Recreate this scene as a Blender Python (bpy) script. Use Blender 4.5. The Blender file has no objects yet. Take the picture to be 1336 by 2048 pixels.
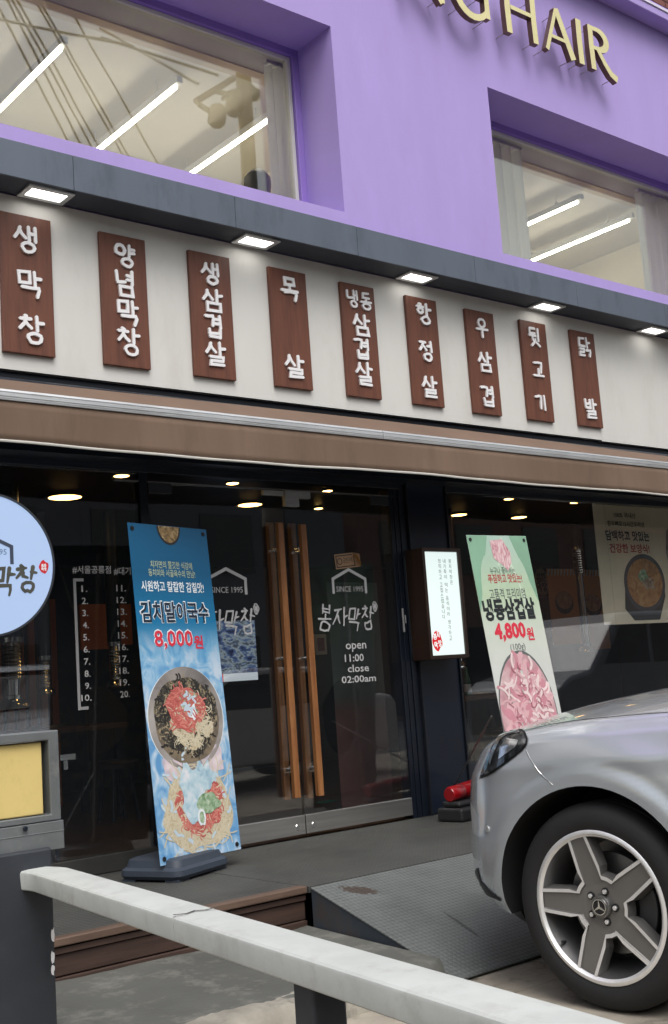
import bpy, bmesh, math, random
from mathutils import Vector, Matrix
from mathutils.bvhtree import BVHTree
random.seed(7)
R = math.radians
scene = bpy.context.scene

# ------------------------------------------------------------------ camera
F = 2343.1; CW, CH = 1336.0, 2048.0; CZ = 1.26           # focal length in photograph pixels, camera height (m)
YAW, PITCH, ROLL = R(39.83), R(8.15), R(-4.07)
fwd = Vector((math.sin(YAW) * math.cos(PITCH), math.cos(YAW) * math.cos(PITCH), math.sin(PITCH)))
rgt0 = Vector((math.cos(YAW), -math.sin(YAW), 0)); up0 = rgt0.cross(fwd)
rgt = rgt0 * math.cos(ROLL) + up0 * math.sin(ROLL); upv = up0 * math.cos(ROLL) - rgt0 * math.sin(ROLL)
cam = bpy.data.cameras.new('camera'); camo = bpy.data.objects.new('camera', cam); scene.collection.objects.link(camo)
camo.matrix_world = Matrix(((rgt.x, upv.x, -fwd.x, 0), (rgt.y, upv.y, -fwd.y, 0), (rgt.z, upv.z, -fwd.z, CZ), (0, 0, 0, 1)))
cam.sensor_fit = 'VERTICAL'; cam.sensor_height = 24; cam.lens = 24 * F / CH
cam.clip_start = 0.05; cam.clip_end = 800
scene.camera = camo

# ------------------------------------------------------------------ sky, sun, exposure
SUN_EL, SUN_AZ = R(58), R(200)        # soft light from the street side, high
w = bpy.data.worlds.new('World'); scene.world = w; w.use_nodes = True
wn = w.node_tree.nodes; wl = w.node_tree.links
for n in list(wn): wn.remove(n)
wo = wn.new('ShaderNodeOutputWorld'); bg = wn.new('ShaderNodeBackground'); sk = wn.new('ShaderNodeTexSky')
sk.sky_type = 'NISHITA'; sk.sun_disc = False; sk.sun_elevation = SUN_EL; sk.sun_rotation = SUN_AZ
sk.air_density = 1.4; sk.dust_density = 6.0; sk.ozone_density = 1.0
hs = wn.new('ShaderNodeHueSaturation'); hs.inputs['Saturation'].default_value = 0.34
wl.new(sk.outputs[0], hs.inputs['Color']); wl.new(hs.outputs[0], bg.inputs['Color']); wl.new(bg.outputs[0], wo.inputs['Surface'])
bg.inputs['Strength'].default_value = 0.11
sl = bpy.data.lights.new('sun', 'SUN'); sl.energy = 1.0; sl.angle = R(40); sl.color = (1.0, 0.985, 0.96)
so = bpy.data.objects.new('sun', sl); scene.collection.objects.link(so)
sdir = Vector((math.sin(SUN_AZ) * math.cos(SUN_EL), math.cos(SUN_AZ) * math.cos(SUN_EL), math.sin(SUN_EL)))
so.rotation_euler = sdir.to_track_quat('Z', 'Y').to_euler(); so.location = (0, -20, 30)
scene.view_settings.view_transform = 'Standard'; scene.view_settings.look = 'None'
scene.view_settings.exposure = 0.62; scene.view_settings.gamma = 1.0; scene.view_settings.use_curve_mapping = False
scene.cycles.use_denoising = True
scene.cycles.max_bounces = 10; scene.cycles.transparent_max_bounces = 16; scene.cycles.glossy_bounces = 5
scene.cycles.caustics_reflective = False; scene.cycles.caustics_refractive = False
scene.cycles.sample_clamp_indirect = 6.0

# ------------------------------------------------------------------ pixel -> place helpers (a pixel gives a direction, a plane gives the distance)
CAMP = Vector((0, 0, CZ))
def ray(x, y): return fwd + rgt * ((x - CW / 2) / F) - upv * ((y - CH / 2) / F)
def PY(x, y, Y): d = ray(x, y); return CAMP + d * (Y / d.y)
def PX(x, y, X): d = ray(x, y); return CAMP + d * (X / d.x)
def PZ(x, y, Z): d = ray(x, y); return CAMP + d * ((Z - CZ) / d.z)

# ------------------------------------------------------------------ materials
def lin(c): return c / 12.92 if c <= 0.04045 else ((c + 0.055) / 1.055) ** 2.4
def rgb(r, g, b): return (lin(r / 255), lin(g / 255), lin(b / 255))
MATS = {}
def newmat(name):
    m = bpy.data.materials.new(name); m.use_nodes = True; nt = m.node_tree
    return m, nt, nt.nodes['Principled BSDF']
def N(nt, t, **kw):
    n = nt.nodes.new(t)
    for k, v in kw.items(): setattr(n, k, v)
    return n
def coords(nt, scale=(1, 1, 1), rot=(0, 0, 0)):
    tc = N(nt, 'ShaderNodeTexCoord'); mp = N(nt, 'ShaderNodeMapping'); mp.inputs['Scale'].default_value = scale; mp.inputs['Rotation'].default_value = rot
    nt.links.new(tc.outputs['Object'], mp.inputs['Vector']); return mp.outputs[0]
def noise(nt, vec, scale, detail=5, rough=0.6):
    n = N(nt, 'ShaderNodeTexNoise'); n.inputs['Scale'].default_value = scale; n.inputs['Detail'].default_value = detail; n.inputs['Roughness'].default_value = rough
    if vec is not None: nt.links.new(vec, n.inputs['Vector'])
    return n.outputs['Fac']
def ramp(nt, fac, stops):
    r = N(nt, 'ShaderNodeValToRGB'); e = r.color_ramp.elements
    while len(e) < len(stops): e.new(0.5)
    for i, (p, c) in enumerate(stops): e[i].position = p; e[i].color = (*c, 1) if len(c) == 3 else c
    nt.links.new(fac, r.inputs[0]); return r.outputs[0]
def mixc(nt, fac, a, b, mode='MIX'):
    n = N(nt, 'ShaderNodeMix', data_type='RGBA', blend_type=mode)
    for i, v in ((0, fac), (6, a), (7, b)):
        if isinstance(v, (int, float)): n.inputs[i].default_value = v
        elif isinstance(v, tuple): n.inputs[i].default_value = (*v, 1)
        else: nt.links.new(v, n.inputs[i])
    return n.outputs[2]
def mth(nt, op, a, b=0.0):
    n = N(nt, 'ShaderNodeMath', operation=op)
    for i, v in ((0, a), (1, b)):
        if isinstance(v, (int, float)): n.inputs[i].default_value = v
        else: nt.links.new(v, n.inputs[i])
    return n.outputs[0]
def bump(nt, bs, fac, strength, dist=0.01):
    b = N(nt, 'ShaderNodeBump'); b.inputs['Strength'].default_value = strength; b.inputs['Distance'].default_value = dist
    nt.links.new(fac, b.inputs['Height']); nt.links.new(b.outputs[0], bs.inputs['Normal'])
def mat(name, col, rough=0.6, metal=0.0, var=0.12, vs=3.0, bmp=0.0, bsc=60.0, stretch=(1, 1, 1), rvar=0.0, coat=0.0, spec=0.5, dirt=None):
    """plain procedural surface: base colour with soft patchy variation, fine relief, optional dirt colour"""
    if name in MATS: return MATS[name]
    m, nt, bs = newmat(name); v = coords(nt, stretch)
    f = noise(nt, v, vs)
    lo = tuple(max(0, c * (1 - var)) for c in col); hi = tuple(min(1, c * (1 + var)) for c in col)
    c = ramp(nt, f, [(0.3, lo), (0.7, hi)])
    if dirt:
        dc, dsc, damt = dirt
        df = ramp(nt, noise(nt, v, dsc, 8, 0.7), [(0.52, (0, 0, 0)), (0.72, (damt,) * 3)])
        c = mixc(nt, df, c, dc)
    nt.links.new(c, bs.inputs['Base Color'])
    bs.inputs['Metallic'].default_value = metal; bs.inputs['Roughness'].default_value = rough
    bs.inputs['Coat Weight'].default_value = coat; bs.inputs['Coat Roughness'].default_value = 0.04
    bs.inputs['Specular IOR Level'].default_value = spec
    if rvar: nt.links.new(mth(nt, 'ADD', mth(nt, 'MULTIPLY', noise(nt, v, vs * 2.3), rvar), rough - rvar / 2), bs.inputs['Roughness'])
    if bmp: bump(nt, bs, noise(nt, v, bsc, 4), bmp, 0.004)
    MATS[name] = m; return m
def emis(name, col, strength, base=None):
    if name in MATS: return MATS[name]
    m, nt, bs = newmat(name); bs.inputs['Base Color'].default_value = (*(base or col), 1)
    v = coords(nt); c = ramp(nt, noise(nt, v, 2.0), [(0.3, tuple(x * 0.95 for x in col)), (0.7, col)])
    nt.links.new(c, bs.inputs['Emission Color']); bs.inputs['Emission Strength'].default_value = strength
    MATS[name] = m; return m
def glassmat(name, tint=(1, 1, 1), ior=1.5, boost=1.0, dust_haze=0.0):
    if name in MATS: return MATS[name]
    m = bpy.data.materials.new(name); m.use_nodes = True; nt = m.node_tree
    for n in list(nt.nodes): nt.nodes.remove(n)
    o = N(nt, 'ShaderNodeOutputMaterial'); t = N(nt, 'ShaderNodeBsdfTransparent'); g = N(nt, 'ShaderNodeBsdfGlossy'); x = N(nt, 'ShaderNodeMixShader'); ge = N(nt, 'ShaderNodeNewGeometry')
    t.inputs[0].default_value = (*tint, 1); g.inputs['Roughness'].default_value = 0.0
    v = coords(nt); b = N(nt, 'ShaderNodeBump'); b.inputs['Strength'].default_value = 0.02; b.inputs['Distance'].default_value = 0.02
    nt.links.new(noise(nt, v, 1.6, 1), b.inputs['Height']); nt.links.new(b.outputs[0], g.inputs['Normal'])
    dp = N(nt, 'ShaderNodeVectorMath', operation='DOT_PRODUCT'); nt.links.new(ge.outputs['Incoming'], dp.inputs[0]); nt.links.new(ge.outputs['Normal'], dp.inputs[1])
    f0 = ((ior - 1) / (ior + 1)) ** 2; sch = mth(nt, 'POWER', mth(nt, 'SUBTRACT', 1.0, mth(nt, 'ABSOLUTE', dp.outputs['Value'])), 5.0)
    fac = mth(nt, 'MULTIPLY', mth(nt, 'ADD', mth(nt, 'MULTIPLY', sch, 1 - f0), f0), boost)      # Fresnel reflectance of one face of the pane
    df = N(nt, 'ShaderNodeBsdfDiffuse'); df.inputs[0].default_value = (.55, .62, .72, 1); dx = N(nt, 'ShaderNodeMixShader'); dx.inputs[0].default_value = dust_haze; nt.links.new(t.outputs[0], dx.inputs[1]); nt.links.new(df.outputs[0], dx.inputs[2])  # dust film whose bluish haze is added to lift the dark interior
    nt.links.new(fac, x.inputs[0]); nt.links.new(dx.outputs[0], x.inputs[1]); nt.links.new(g.outputs[0], x.inputs[2]); nt.links.new(x.outputs[0], o.inputs[0])
    MATS[name] = m; return m
def woodmat(name, a, b, rough=0.5, axis=2, sc=9.0, coat=0.0):
    if name in MATS: return MATS[name]
    m, nt, bs = newmat(name); s = [sc, sc, sc]; s[axis] = sc * 0.09
    v = coords(nt, tuple(s)); f = noise(nt, v, 2.6, 8, 0.65); f2 = noise(nt, coords(nt), 2.0, 3)
    c = ramp(nt, f, [(0.28, a), (0.72, b)]); c = mixc(nt, mth(nt, 'MULTIPLY', f2, 0.5), c, tuple(x * 0.6 for x in a))
    nt.links.new(c, bs.inputs['Base Color']); bs.inputs['Roughness'].default_value = rough; bs.inputs['Coat Weight'].default_value = coat
    bump(nt, bs, f, 0.25, 0.002); MATS[name] = m; return m
def treadmat(name, col, pitch=0.04, rust_at=None):
    m, nt, bs = newmat(name); v = coords(nt, (1, 1, 1), (0, 0, R(45)))
    sp = N(nt, 'ShaderNodeSeparateXYZ'); nt.links.new(v, sp.inputs[0]); k = 2 * math.pi / pitch
    sx = mth(nt, 'SINE', mth(nt, 'MULTIPLY', sp.outputs[0], k)); sy = mth(nt, 'SINE', mth(nt, 'MULTIPLY', sp.outputs[1], k))
    p = mth(nt, 'MAXIMUM', mth(nt, 'MULTIPLY', sx, sy), 0.0); p = mth(nt, 'POWER', p, 0.6)
    v2 = coords(nt); f = noise(nt, v2, 2.2, 8, 0.7); f2 = noise(nt, v2, 40, 4)
    c = ramp(nt, f, [(0.3, tuple(x * 0.66 for x in col)), (0.5, col), (0.72, tuple(x * 1.3 for x in col))])
    pits = ramp(nt, mth(nt, 'MULTIPLY', sx, sy), [(0.05, (0, 0, 0)), (0.6, (.34,) * 3)]); c = mixc(nt, pits, c, tuple(min(1, x * 1.55) for x in col)); dk = ramp(nt, mth(nt, 'MULTIPLY', mth(nt, 'MULTIPLY', sx, sy), -1.0), [(0.5, (0, 0, 0)), (0.85, (.42,) * 3)]); c = mixc(nt, dk, c, tuple(x * .35 for x in col))
    rust = ramp(nt, noise(nt, v2, 3.1, 9, 0.75), [(0.66, (0, 0, 0)), (0.74, (0.7, 0.7, 0.7))])
    c = mixc(nt, rust, c, rgb(84, 66, 56))
    if rust_at:                                           # worn-through rusty patch and a dark scrape, where the photograph shows them
        tc = N(nt, 'ShaderNodeTexCoord')
        for (cx_, cy_), (sx_, sy_), an, thr, colr in rust_at:
            mp = N(nt, 'ShaderNodeMapping', vector_type='TEXTURE'); mp.inputs['Location'].default_value = (cx_, cy_, 0); mp.inputs['Scale'].default_value = (sx_, sy_, 9); mp.inputs['Rotation'].default_value = (0, 0, an); nt.links.new(tc.outputs['Object'], mp.inputs['Vector'])
            ln = N(nt, 'ShaderNodeVectorMath', operation='LENGTH'); nt.links.new(mp.outputs[0], ln.inputs[0])
            k = mth(nt, 'SUBTRACT', mth(nt, 'ADD', noise(nt, v2, 55, 5), 0.62), ln.outputs['Value']); c = mixc(nt, ramp(nt, k, [(thr, (0, 0, 0)), (thr + .12, (.85,) * 3)]), c, colr)
    nt.links.new(c, bs.inputs['Base Color']); bs.inputs['Roughness'].default_value = 0.62; bs.inputs['Metallic'].default_value = 0.25
    h = mth(nt, 'ADD', p, mth(nt, 'MULTIPLY', f2, 0.25)); bump(nt, bs, h, 0.7, 0.004); MATS[name] = m; return m

purple = mat('purple_paint', (0.41, 0.315, 0.665), 0.55, var=0.035, vs=2.0, bmp=0.22, bsc=42, spec=0.3, stretch=(1.6, 1.6, .5), dirt=((0.36, 0.28, 0.56), 3.0, 0.35))
purple_frame = mat('purple_frame', (0.27, 0.18, 0.52), 0.45, var=0.03)
fascia_grey = mat('fascia_grey', rgb(92, 101, 114), 0.5, 0.2, var=0.08, vs=2, stretch=(1.5, 1.5, 0.4), dirt=(rgb(62, 70, 80), 5.0, 0.5))
soffit_dark = mat('soffit_dark', rgb(50, 56, 68), 0.6, var=0.1)
panel_white = mat('sign_panel_white', (0.63, 0.625, 0.60), 0.55, var=0.04, vs=1.5, bmp=0.04, bsc=14, stretch=(1.5, 1, .5), dirt=((0.50, 0.48, 0.44), 3.2, 0.35))
board_wood = woodmat('board_wood', rgb(84, 46, 34), rgb(124, 74, 52), 0.55)
letter_white = mat('letter_white', (0.78, 0.78, 0.80), 0.4, var=0.02)
awning_mat = mat('awning_fabric', rgb(112, 92, 77), 0.85, var=0.1, vs=2.0, stretch=(2, 1, 0.5), bmp=0.25, bsc=9, dirt=(rgb(92, 76, 64), 3.0, 0.6))
trim_white = mat('awning_trim_white', (0.55, 0.54, 0.50), 0.6, var=0.06, vs=8)
alu = mat('aluminium', (0.62, 0.63, 0.64), 0.42, 0.7, var=0.12, vs=6, stretch=(0.4, 4, 4), dirt=((0.35, 0.34, 0.33), 9.0, 0.5))
steel = mat('brushed_steel', (0.52, 0.51, 0.49), 0.34, 0.9, var=0.15, vs=14, stretch=(0.1, 3, 3), rvar=0.2)
chrome = mat('chrome', (0.75, 0.75, 0.74), 0.12, 1.0, var=0.05)
black_metal = mat('black_metal', (0.010, 0.015, 0.026), 0.35, 0.2, var=0.2)
navy_panel = mat('navy_panel', (0.010, 0.017, 0.034), 0.32, 0.0, var=0.15, vs=2)
black_plastic = mat('black_plastic', (0.015, 0.015, 0.017), 0.5, var=0.2, vs=12, bmp=0.1)
charcoal = mat('charcoal_paint', rgb(44, 48, 55), 0.5, var=0.12, vs=3, dirt=(rgb(62, 64, 68), 6, 0.3))
base_slate = mat('slate_plastic', rgb(54, 62, 74), 0.55, var=0.1, vs=5, bmp=0.08)
gold = mat('polished_gold', (0.96, 0.85, 0.44), 0.18, 0.75, var=0.04, vs=9)
gold_side = mat('gold_return_wall_tint', rgb(112, 90, 74), 0.3, 0.6, var=0.1, vs=8)  # gold returns, with the mirrored wall's brown put into the colour
handle_wood = woodmat('handle_wood', rgb(128, 78, 42), rgb(184, 128, 80), 0.4, 2, 14, 0.3)
step_wood = woodmat('step_wood', rgb(52, 38, 33), rgb(88, 66, 57), 0.6, 0, 10)
step_top = woodmat('step_nosing_wood', rgb(82, 64, 54), rgb(124, 102, 88), 0.6, 0, 10)
tread = treadmat('tread_plate', rgb(74, 75, 73)); ramp_tread = treadmat('ramp_tread_plate', rgb(98, 102, 101), 0.036, [((.20, .35), (.15, .07), R(-35), .5, rgb(66, 52, 44)), ((.40, -.12), (.02, .26), R(-8), .55, rgb(62, 64, 63))])
ramp_side = mat('ramp_side_paint', rgb(60, 68, 76), 0.6, 0.2, var=0.2, vs=3, dirt=(rgb(88, 70, 58), 4.0, 0.7))
decal = mat('white_vinyl', (0.62, 0.62, 0.63), 0.6, var=0.04)
decal_grey = mat('grey_vinyl', (0.40, 0.40, 0.41), 0.6, var=0.04)
shop_glass = glassmat('shop_glass', (0.92, 0.94, 0.94), 1.52, 2.0, 0.008)
salon_glass = glassmat('salon_glass', (0.95, 0.96, 0.94), 1.55, 3.3)
plain_glass = glassmat('lamp_glass', (0.95, 0.95, 0.95), 1.45)

# ------------------------------------------------------------------ geometry helpers
class Frame:
    def __init__(s, o=(0, 0, 0), r=(1, 0, 0), u=(0, 0, 1)):
        s.o = Vector(o); s.r = Vector(r).normalized(); s.u = Vector(u).normalized(); s.n = s.r.cross(s.u)
    def __call__(s, a, b, c=0.0): return s.o + s.r * a + s.u * b + s.n * c
W = Frame((0, 0, 0), (1, 0, 0), (0, 1, 0))            # plain world frame (a=x, b=y, c=z)
def wall_frame(Y): return Frame((0, Y, 0), (1, 0, 0), (0, 0, 1))   # a=x, b=z, c towards the street

class MB:
    def __init__(s): s.v = []; s.f = []
    def add(s, vs, fs):
        k = len(s.v); s.v += [Vector(p) for p in vs]; s.f += [tuple(i + k for i in f) for f in fs]; return s
    def box(s, a0, a1, b0, b1, c0, c1, fr=W):
        p = [fr(a, b, c) for c in (c0, c1) for b in (b0, b1) for a in (a0, a1)]
        return s.add(p, [(0, 2, 3, 1), (4, 5, 7, 6), (0, 1, 5, 4), (2, 6, 7, 3), (0, 4, 6, 2), (1, 3, 7, 5)])
    def prism(s, poly, c0, c1, fr=W):
        n = len(poly); p = [fr(a, b, c0) for a, b in poly] + [fr(a, b, c1) for a, b in poly]
        fs = [tuple(range(n - 1, -1, -1)), tuple(range(n, 2 * n))] + [(i, (i + 1) % n, n + (i + 1) % n, n + i) for i in range(n)]
        return s.add(p, fs)
    def ring(s, outer, inner, c0, c1, fr=W):
        n = len(outer); p = [fr(a, b, c) for c in (c0, c1) for L in (outer, inner) for a, b in L]; fs = []
        for i in range(n):
            j = (i + 1) % n
            fs += [(2 * n + i, 2 * n + j, 3 * n + j, 3 * n + i), (i, n + i, n + j, j), (i, j, 2 * n + j, 2 * n + i), (n + i, 3 * n + i, 3 * n + j, n + j)]
        return s.add(p, fs)
    def tube(s, path, r, seg=10, cap=True):
        path = [Vector(p) for p in path]; n = len(path); rs = r if isinstance(r, (list, tuple)) else [r] * n; k = len(s.v); prev = None
        for i in range(n):
            t = (path[min(i + 1, n - 1)] - path[max(i - 1, 0)]).normalized()
            x = t.cross(Vector((0, 0, 1)) if abs(t.z) < 0.9 else Vector((1, 0, 0))).normalized() if prev is None else (prev - t * prev.dot(t)).normalized()
            prev = x; y = t.cross(x)
            s.v += [path[i] + (x * math.cos(2 * math.pi * q / seg) + y * math.sin(2 * math.pi * q / seg)) * rs[i] for q in range(seg)]
        for i in range(n - 1):
            for q in range(seg):
                a = k + i * seg + q; b = k + i * seg + (q + 1) % seg; s.f.append((a, b, b + seg, a + seg))
        if cap:
            s.f.append(tuple(k + q for q in range(seg - 1, -1, -1))); s.f.append(tuple(k + (n - 1) * seg + q for q in range(seg)))
        return s
    def lathe(s, prof, fr, seg=32, closed=False):
        """prof = [(radius, along the frame normal)]"""
        k = len(s.v); n = len(prof)
        for i in range(seg):
            a = 2 * math.pi * i / seg
            s.v += [fr(r * math.cos(a), r * math.sin(a), c) for r, c in prof]
        m = n if closed else n - 1
        for i in range(seg):
            for j in range(m):
                a = k + i * n + j; b = k + i * n + (j + 1) % n; c = k + ((i + 1) % seg) * n + (j + 1) % n; d = k + ((i + 1) % seg) * n + j
                s.f.append((a, d, c, b))
        return s
    def stroke(s, pts, wd, c0, c1, fr=W, closed=False, cap=4):
        """brush stroke: outline of a polyline with round ends, as a prism"""
        P = [Vector((p[0], p[1])) for p in pts]; n = len(P)
        ws = wd if isinstance(wd, (list, tuple)) else [wd] * n
        def nrm(d): d = d.normalized(); return Vector((-d.y, d.x))
        L = []; Rr = []
        for i in range(n):
            if closed: d0 = P[i] - P[i - 1]; d1 = P[(i + 1) % n] - P[i]
            else: d0 = P[i] - P[i - 1] if i else P[1] - P[0]; d1 = P[i + 1] - P[i] if i < n - 1 else P[i] - P[i - 1]
            n0, n1 = nrm(d0), nrm(d1); m = n0 + n1
            m = m.normalized() if m.length > 1e-6 else n0
            k = ws[i] / 2 / max(0.5, m.dot(n0)); L.append(P[i] + m * k); Rr.append(P[i] - m * k)
        if closed: return s.ring([tuple(p) for p in Rr], [tuple(p) for p in L], c0, c1, fr)
        def fan(p, q, wd_):                               # round end as a fan of points from the left rim to the right rim
            e = (p - q).normalized(); a0 = math.atan2(e.y, e.x)
            return [Vector((p.x + math.cos(a0 + math.pi / 2 - math.pi * i / cap) * wd_ / 2, p.y + math.sin(a0 + math.pi / 2 - math.pi * i / cap) * wd_ / 2)) for i in range(1, cap)]
        rim = Rr + fan(P[-1], P[-2], ws[-1])[::-1] + L[::-1] + fan(P[0], P[1], ws[0])[::-1]; q = len(rim); k = len(s.v)
        s.v += [fr(p.x, p.y, c) for c in (c0, c1) for p in rim]
        li = lambda i: n + (cap - 1) + (n - 1 - i)
        for lv in (0, 1):
            o_ = k + lv * q; fs = [(o_ + i, o_ + i + 1, o_ + li(i + 1), o_ + li(i)) for i in range(n - 1)]
            if cap > 1: fs += [tuple(o_ + j for j in range(n - 1, n + cap)), (*[o_ + j for j in range(2 * n + cap - 2, q)], o_ + 0)]
            s.f += fs if lv else [f_[::-1] for f_ in fs]
        s.f += [(k + i, k + (i + 1) % q, k + q + (i + 1) % q, k + q + i) for i in range(q)]
        return s

ORG = {}
def link(o): scene.collection.objects.link(o); return o
def tag(o, label=None, cat=None, group=None, kind=None):
    if label: o['label'] = label
    if cat: o['category'] = cat
    if group: o['group'] = group
    if kind: o['kind'] = kind
    return o
def thing(name, label, cat, loc, group=None):
    o = bpy.data.objects.new(name, None); o.empty_display_size = 0.1; o.location = loc; ORG[o.name] = Vector(loc)
    return tag(link(o), label, cat, group)
def build(name, mb, material, parent=None, loc=None, smooth=None, bevel=0, bseg=2):
    me = bpy.data.meshes.new(name)
    base = ORG[parent.name] if parent else Vector(loc or (0, 0, 0))
    me.from_pydata([tuple(Vector(v) - base) for v in mb.v], [], mb.f); me.update()
    bm = bmesh.new(); bm.from_mesh(me); bmesh.ops.recalc_face_normals(bm, faces=bm.faces); bm.to_mesh(me); bm.free()
    for m in (material if isinstance(material, (list, tuple)) else [material]): me.materials.append(m)
    if smooth: me.shade_smooth(); me.set_sharp_from_angle(angle=R(smooth))
    o = link(bpy.data.objects.new(name, me)); ORG[o.name] = base
    if parent: o.parent = parent
    else: o.location = base
    if bevel:
        b = o.modifiers.new('bevel', 'BEVEL'); b.width = bevel; b.segments = bseg; b.limit_method = 'ANGLE'; b.angle_limit = R(40); b.harden_normals = False
    return o
def solo(name, mb, material, label, cat, loc, group=None, **kw):
    return tag(build(name, mb, material, None, loc, **kw), label, cat, group)
def struct(name, mb, material, **kw): return tag(build(name, mb, material, None, (0, 0, 0), **kw), kind='structure')
def circle(cx, cy, r, n=32, ry=None): return [(cx + r * math.cos(2 * math.pi * i / n), cy + (ry or r) * math.sin(2 * math.pi * i / n)) for i in range(n)]
def strands(mb, fr, cx, cy, rx, ry, count, length, wd, c0, seed, hole=0.0):
    rr = random.Random(seed)
    for i in range(count):
        t = rr.uniform(0, 6.28); q = math.sqrt(rr.uniform(hole * hole, 1)); x = cx + rx * q * math.cos(t); y = cy + ry * q * math.sin(t); d = rr.uniform(0, 6.28); cv = rr.uniform(-2.2, 2.2); p = []
        for k in range(5): p.append((x, y)); x += math.cos(d) * length / 4; y += math.sin(d) * length / 4; d += cv / 4
        if min(q_[0] for q_ in p) < .012 or max(q_[0] for q_ in p) > .588 or min(q_[1] for q_ in p) < .012: continue
        mb.stroke(p, wd * rr.uniform(.6, 1.2), c0 + .000006 * i, c0 + .00006 + .000006 * i, fr, cap=2)
    return mb
def blob(cx, cy, rx, ry, n=26, j=0.12, seed=1):
    rr = random.Random(seed); ph = [rr.uniform(0, 6.28) for _ in range(4)]
    return [(cx + rx * (1 + j * sum(math.sin((k + 2) * t + ph[k]) for k in range(4)) / 2) * math.cos(t), cy + ry * (1 + j * sum(math.sin((k + 3) * t + ph[k]) for k in range(4)) / 2) * math.sin(t)) for t in [2 * math.pi * i / n for i in range(n)]]

# font lettering (Blender's built-in font), returned as 2-D outline mesh: width normalised later
TXT = {}
def text_raw(s, bold=0.0, space=1.0):
    key = (s, bold, space)
    if key in TXT: return TXT[key]
    cu = bpy.data.curves.new('lettering', 'FONT'); cu.body = s; cu.size = 1; cu.resolution_u = 2; cu.offset = bold; cu.space_character = space; cu.fill_mode = 'FRONT'
    ob = link(bpy.data.objects.new('lettering', cu)); dg = bpy.context.evaluated_depsgraph_get(); dg.update()
    me = ob.evaluated_get(dg).to_mesh(); vs = [(v.co.x, v.co.y) for v in me.vertices]; fs = [tuple(p.vertices) for p in me.polygons]
    ob.evaluated_get(dg).to_mesh_clear(); bpy.data.objects.remove(ob); bpy.data.curves.remove(cu)
    xs = [v[0] for v in vs] or [0]; ys = [v[1] for v in vs] or [0]
    TXT[key] = (vs, fs, min(xs), max(xs), min(ys), max(ys)); return TXT[key]
def text_on(mb, s, fr, a0, a1, b0, b1, c, bold=0.0, space=1.0):
    """lettering stretched into the rectangle a0..a1 x b0..b1 of a frame, at height c"""
    vs, fs, x0, x1, y0, y1 = text_raw(s, bold, space)
    sx = (a1 - a0) / max(1e-6, x1 - x0); sy = (b1 - b0) / max(1e-6, y1 - y0)
    mb.add([fr(a0 + (x - x0) * sx, b0 + (y - y0) * sy, c) for x, y in vs], fs); return mb
def text_quad(mb, s, q, c, nrm, bold=0.0, space=1.0):
    """lettering fitted into a world quad (bottom-left, bottom-right, top-left)"""
    bl, br, tl = q; vs, fs, x0, x1, y0, y1 = text_raw(s, bold, space)
    mb.add([bl + (br - bl) * ((x - x0) / (x1 - x0)) + (tl - bl) * ((y - y0) / (y1 - y0)) + nrm * c for x, y in vs], fs); return mb

# draw every lettering outline once, while the scene is still empty
for k_ in [('SINCE 1995', 0.0), ('open', 0.012), ('11:00', 0.012), ('close', 0.012), ('02:00am', 0.012), ('금연구역', 0.0), ('#서울공릉점', 0.01), ('#대기자', 0.01), ('치자면의 쫄깃한 식감에', 0.012), ('동치미와 사골육수의 만남!', 0.012), ('시원하고 칼칼한 감칠맛!', 0.018), ('김치말이국수', 0.075), ('김치말이국수', 0.045), ('8,000', 0.06), ('8,000', 0.035), ('원', 0.03), ('누구나 좋아하는', 0.01), ('푸짐하고 맛있는!', 0.018), ('고품격 프리미엄', 0.004), ('냉동삼겹살', 0.045), ('4,800', 0.04), ('(100g)', 0.004), ('100% 국내산', 0.01), ('한우뼈로15시간우려낸', 0.01), ('담백하고 맛있는', 0.03), ('건강한 보양식!', 0.03)] + [('%d.' % i, 0.008) for i in range(1, 21)] + [(c_, 0.0) for c_ in '봉자막창은내가족이먹는음식라생각하고정직집스럽습니다']: text_raw(*k_)

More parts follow.
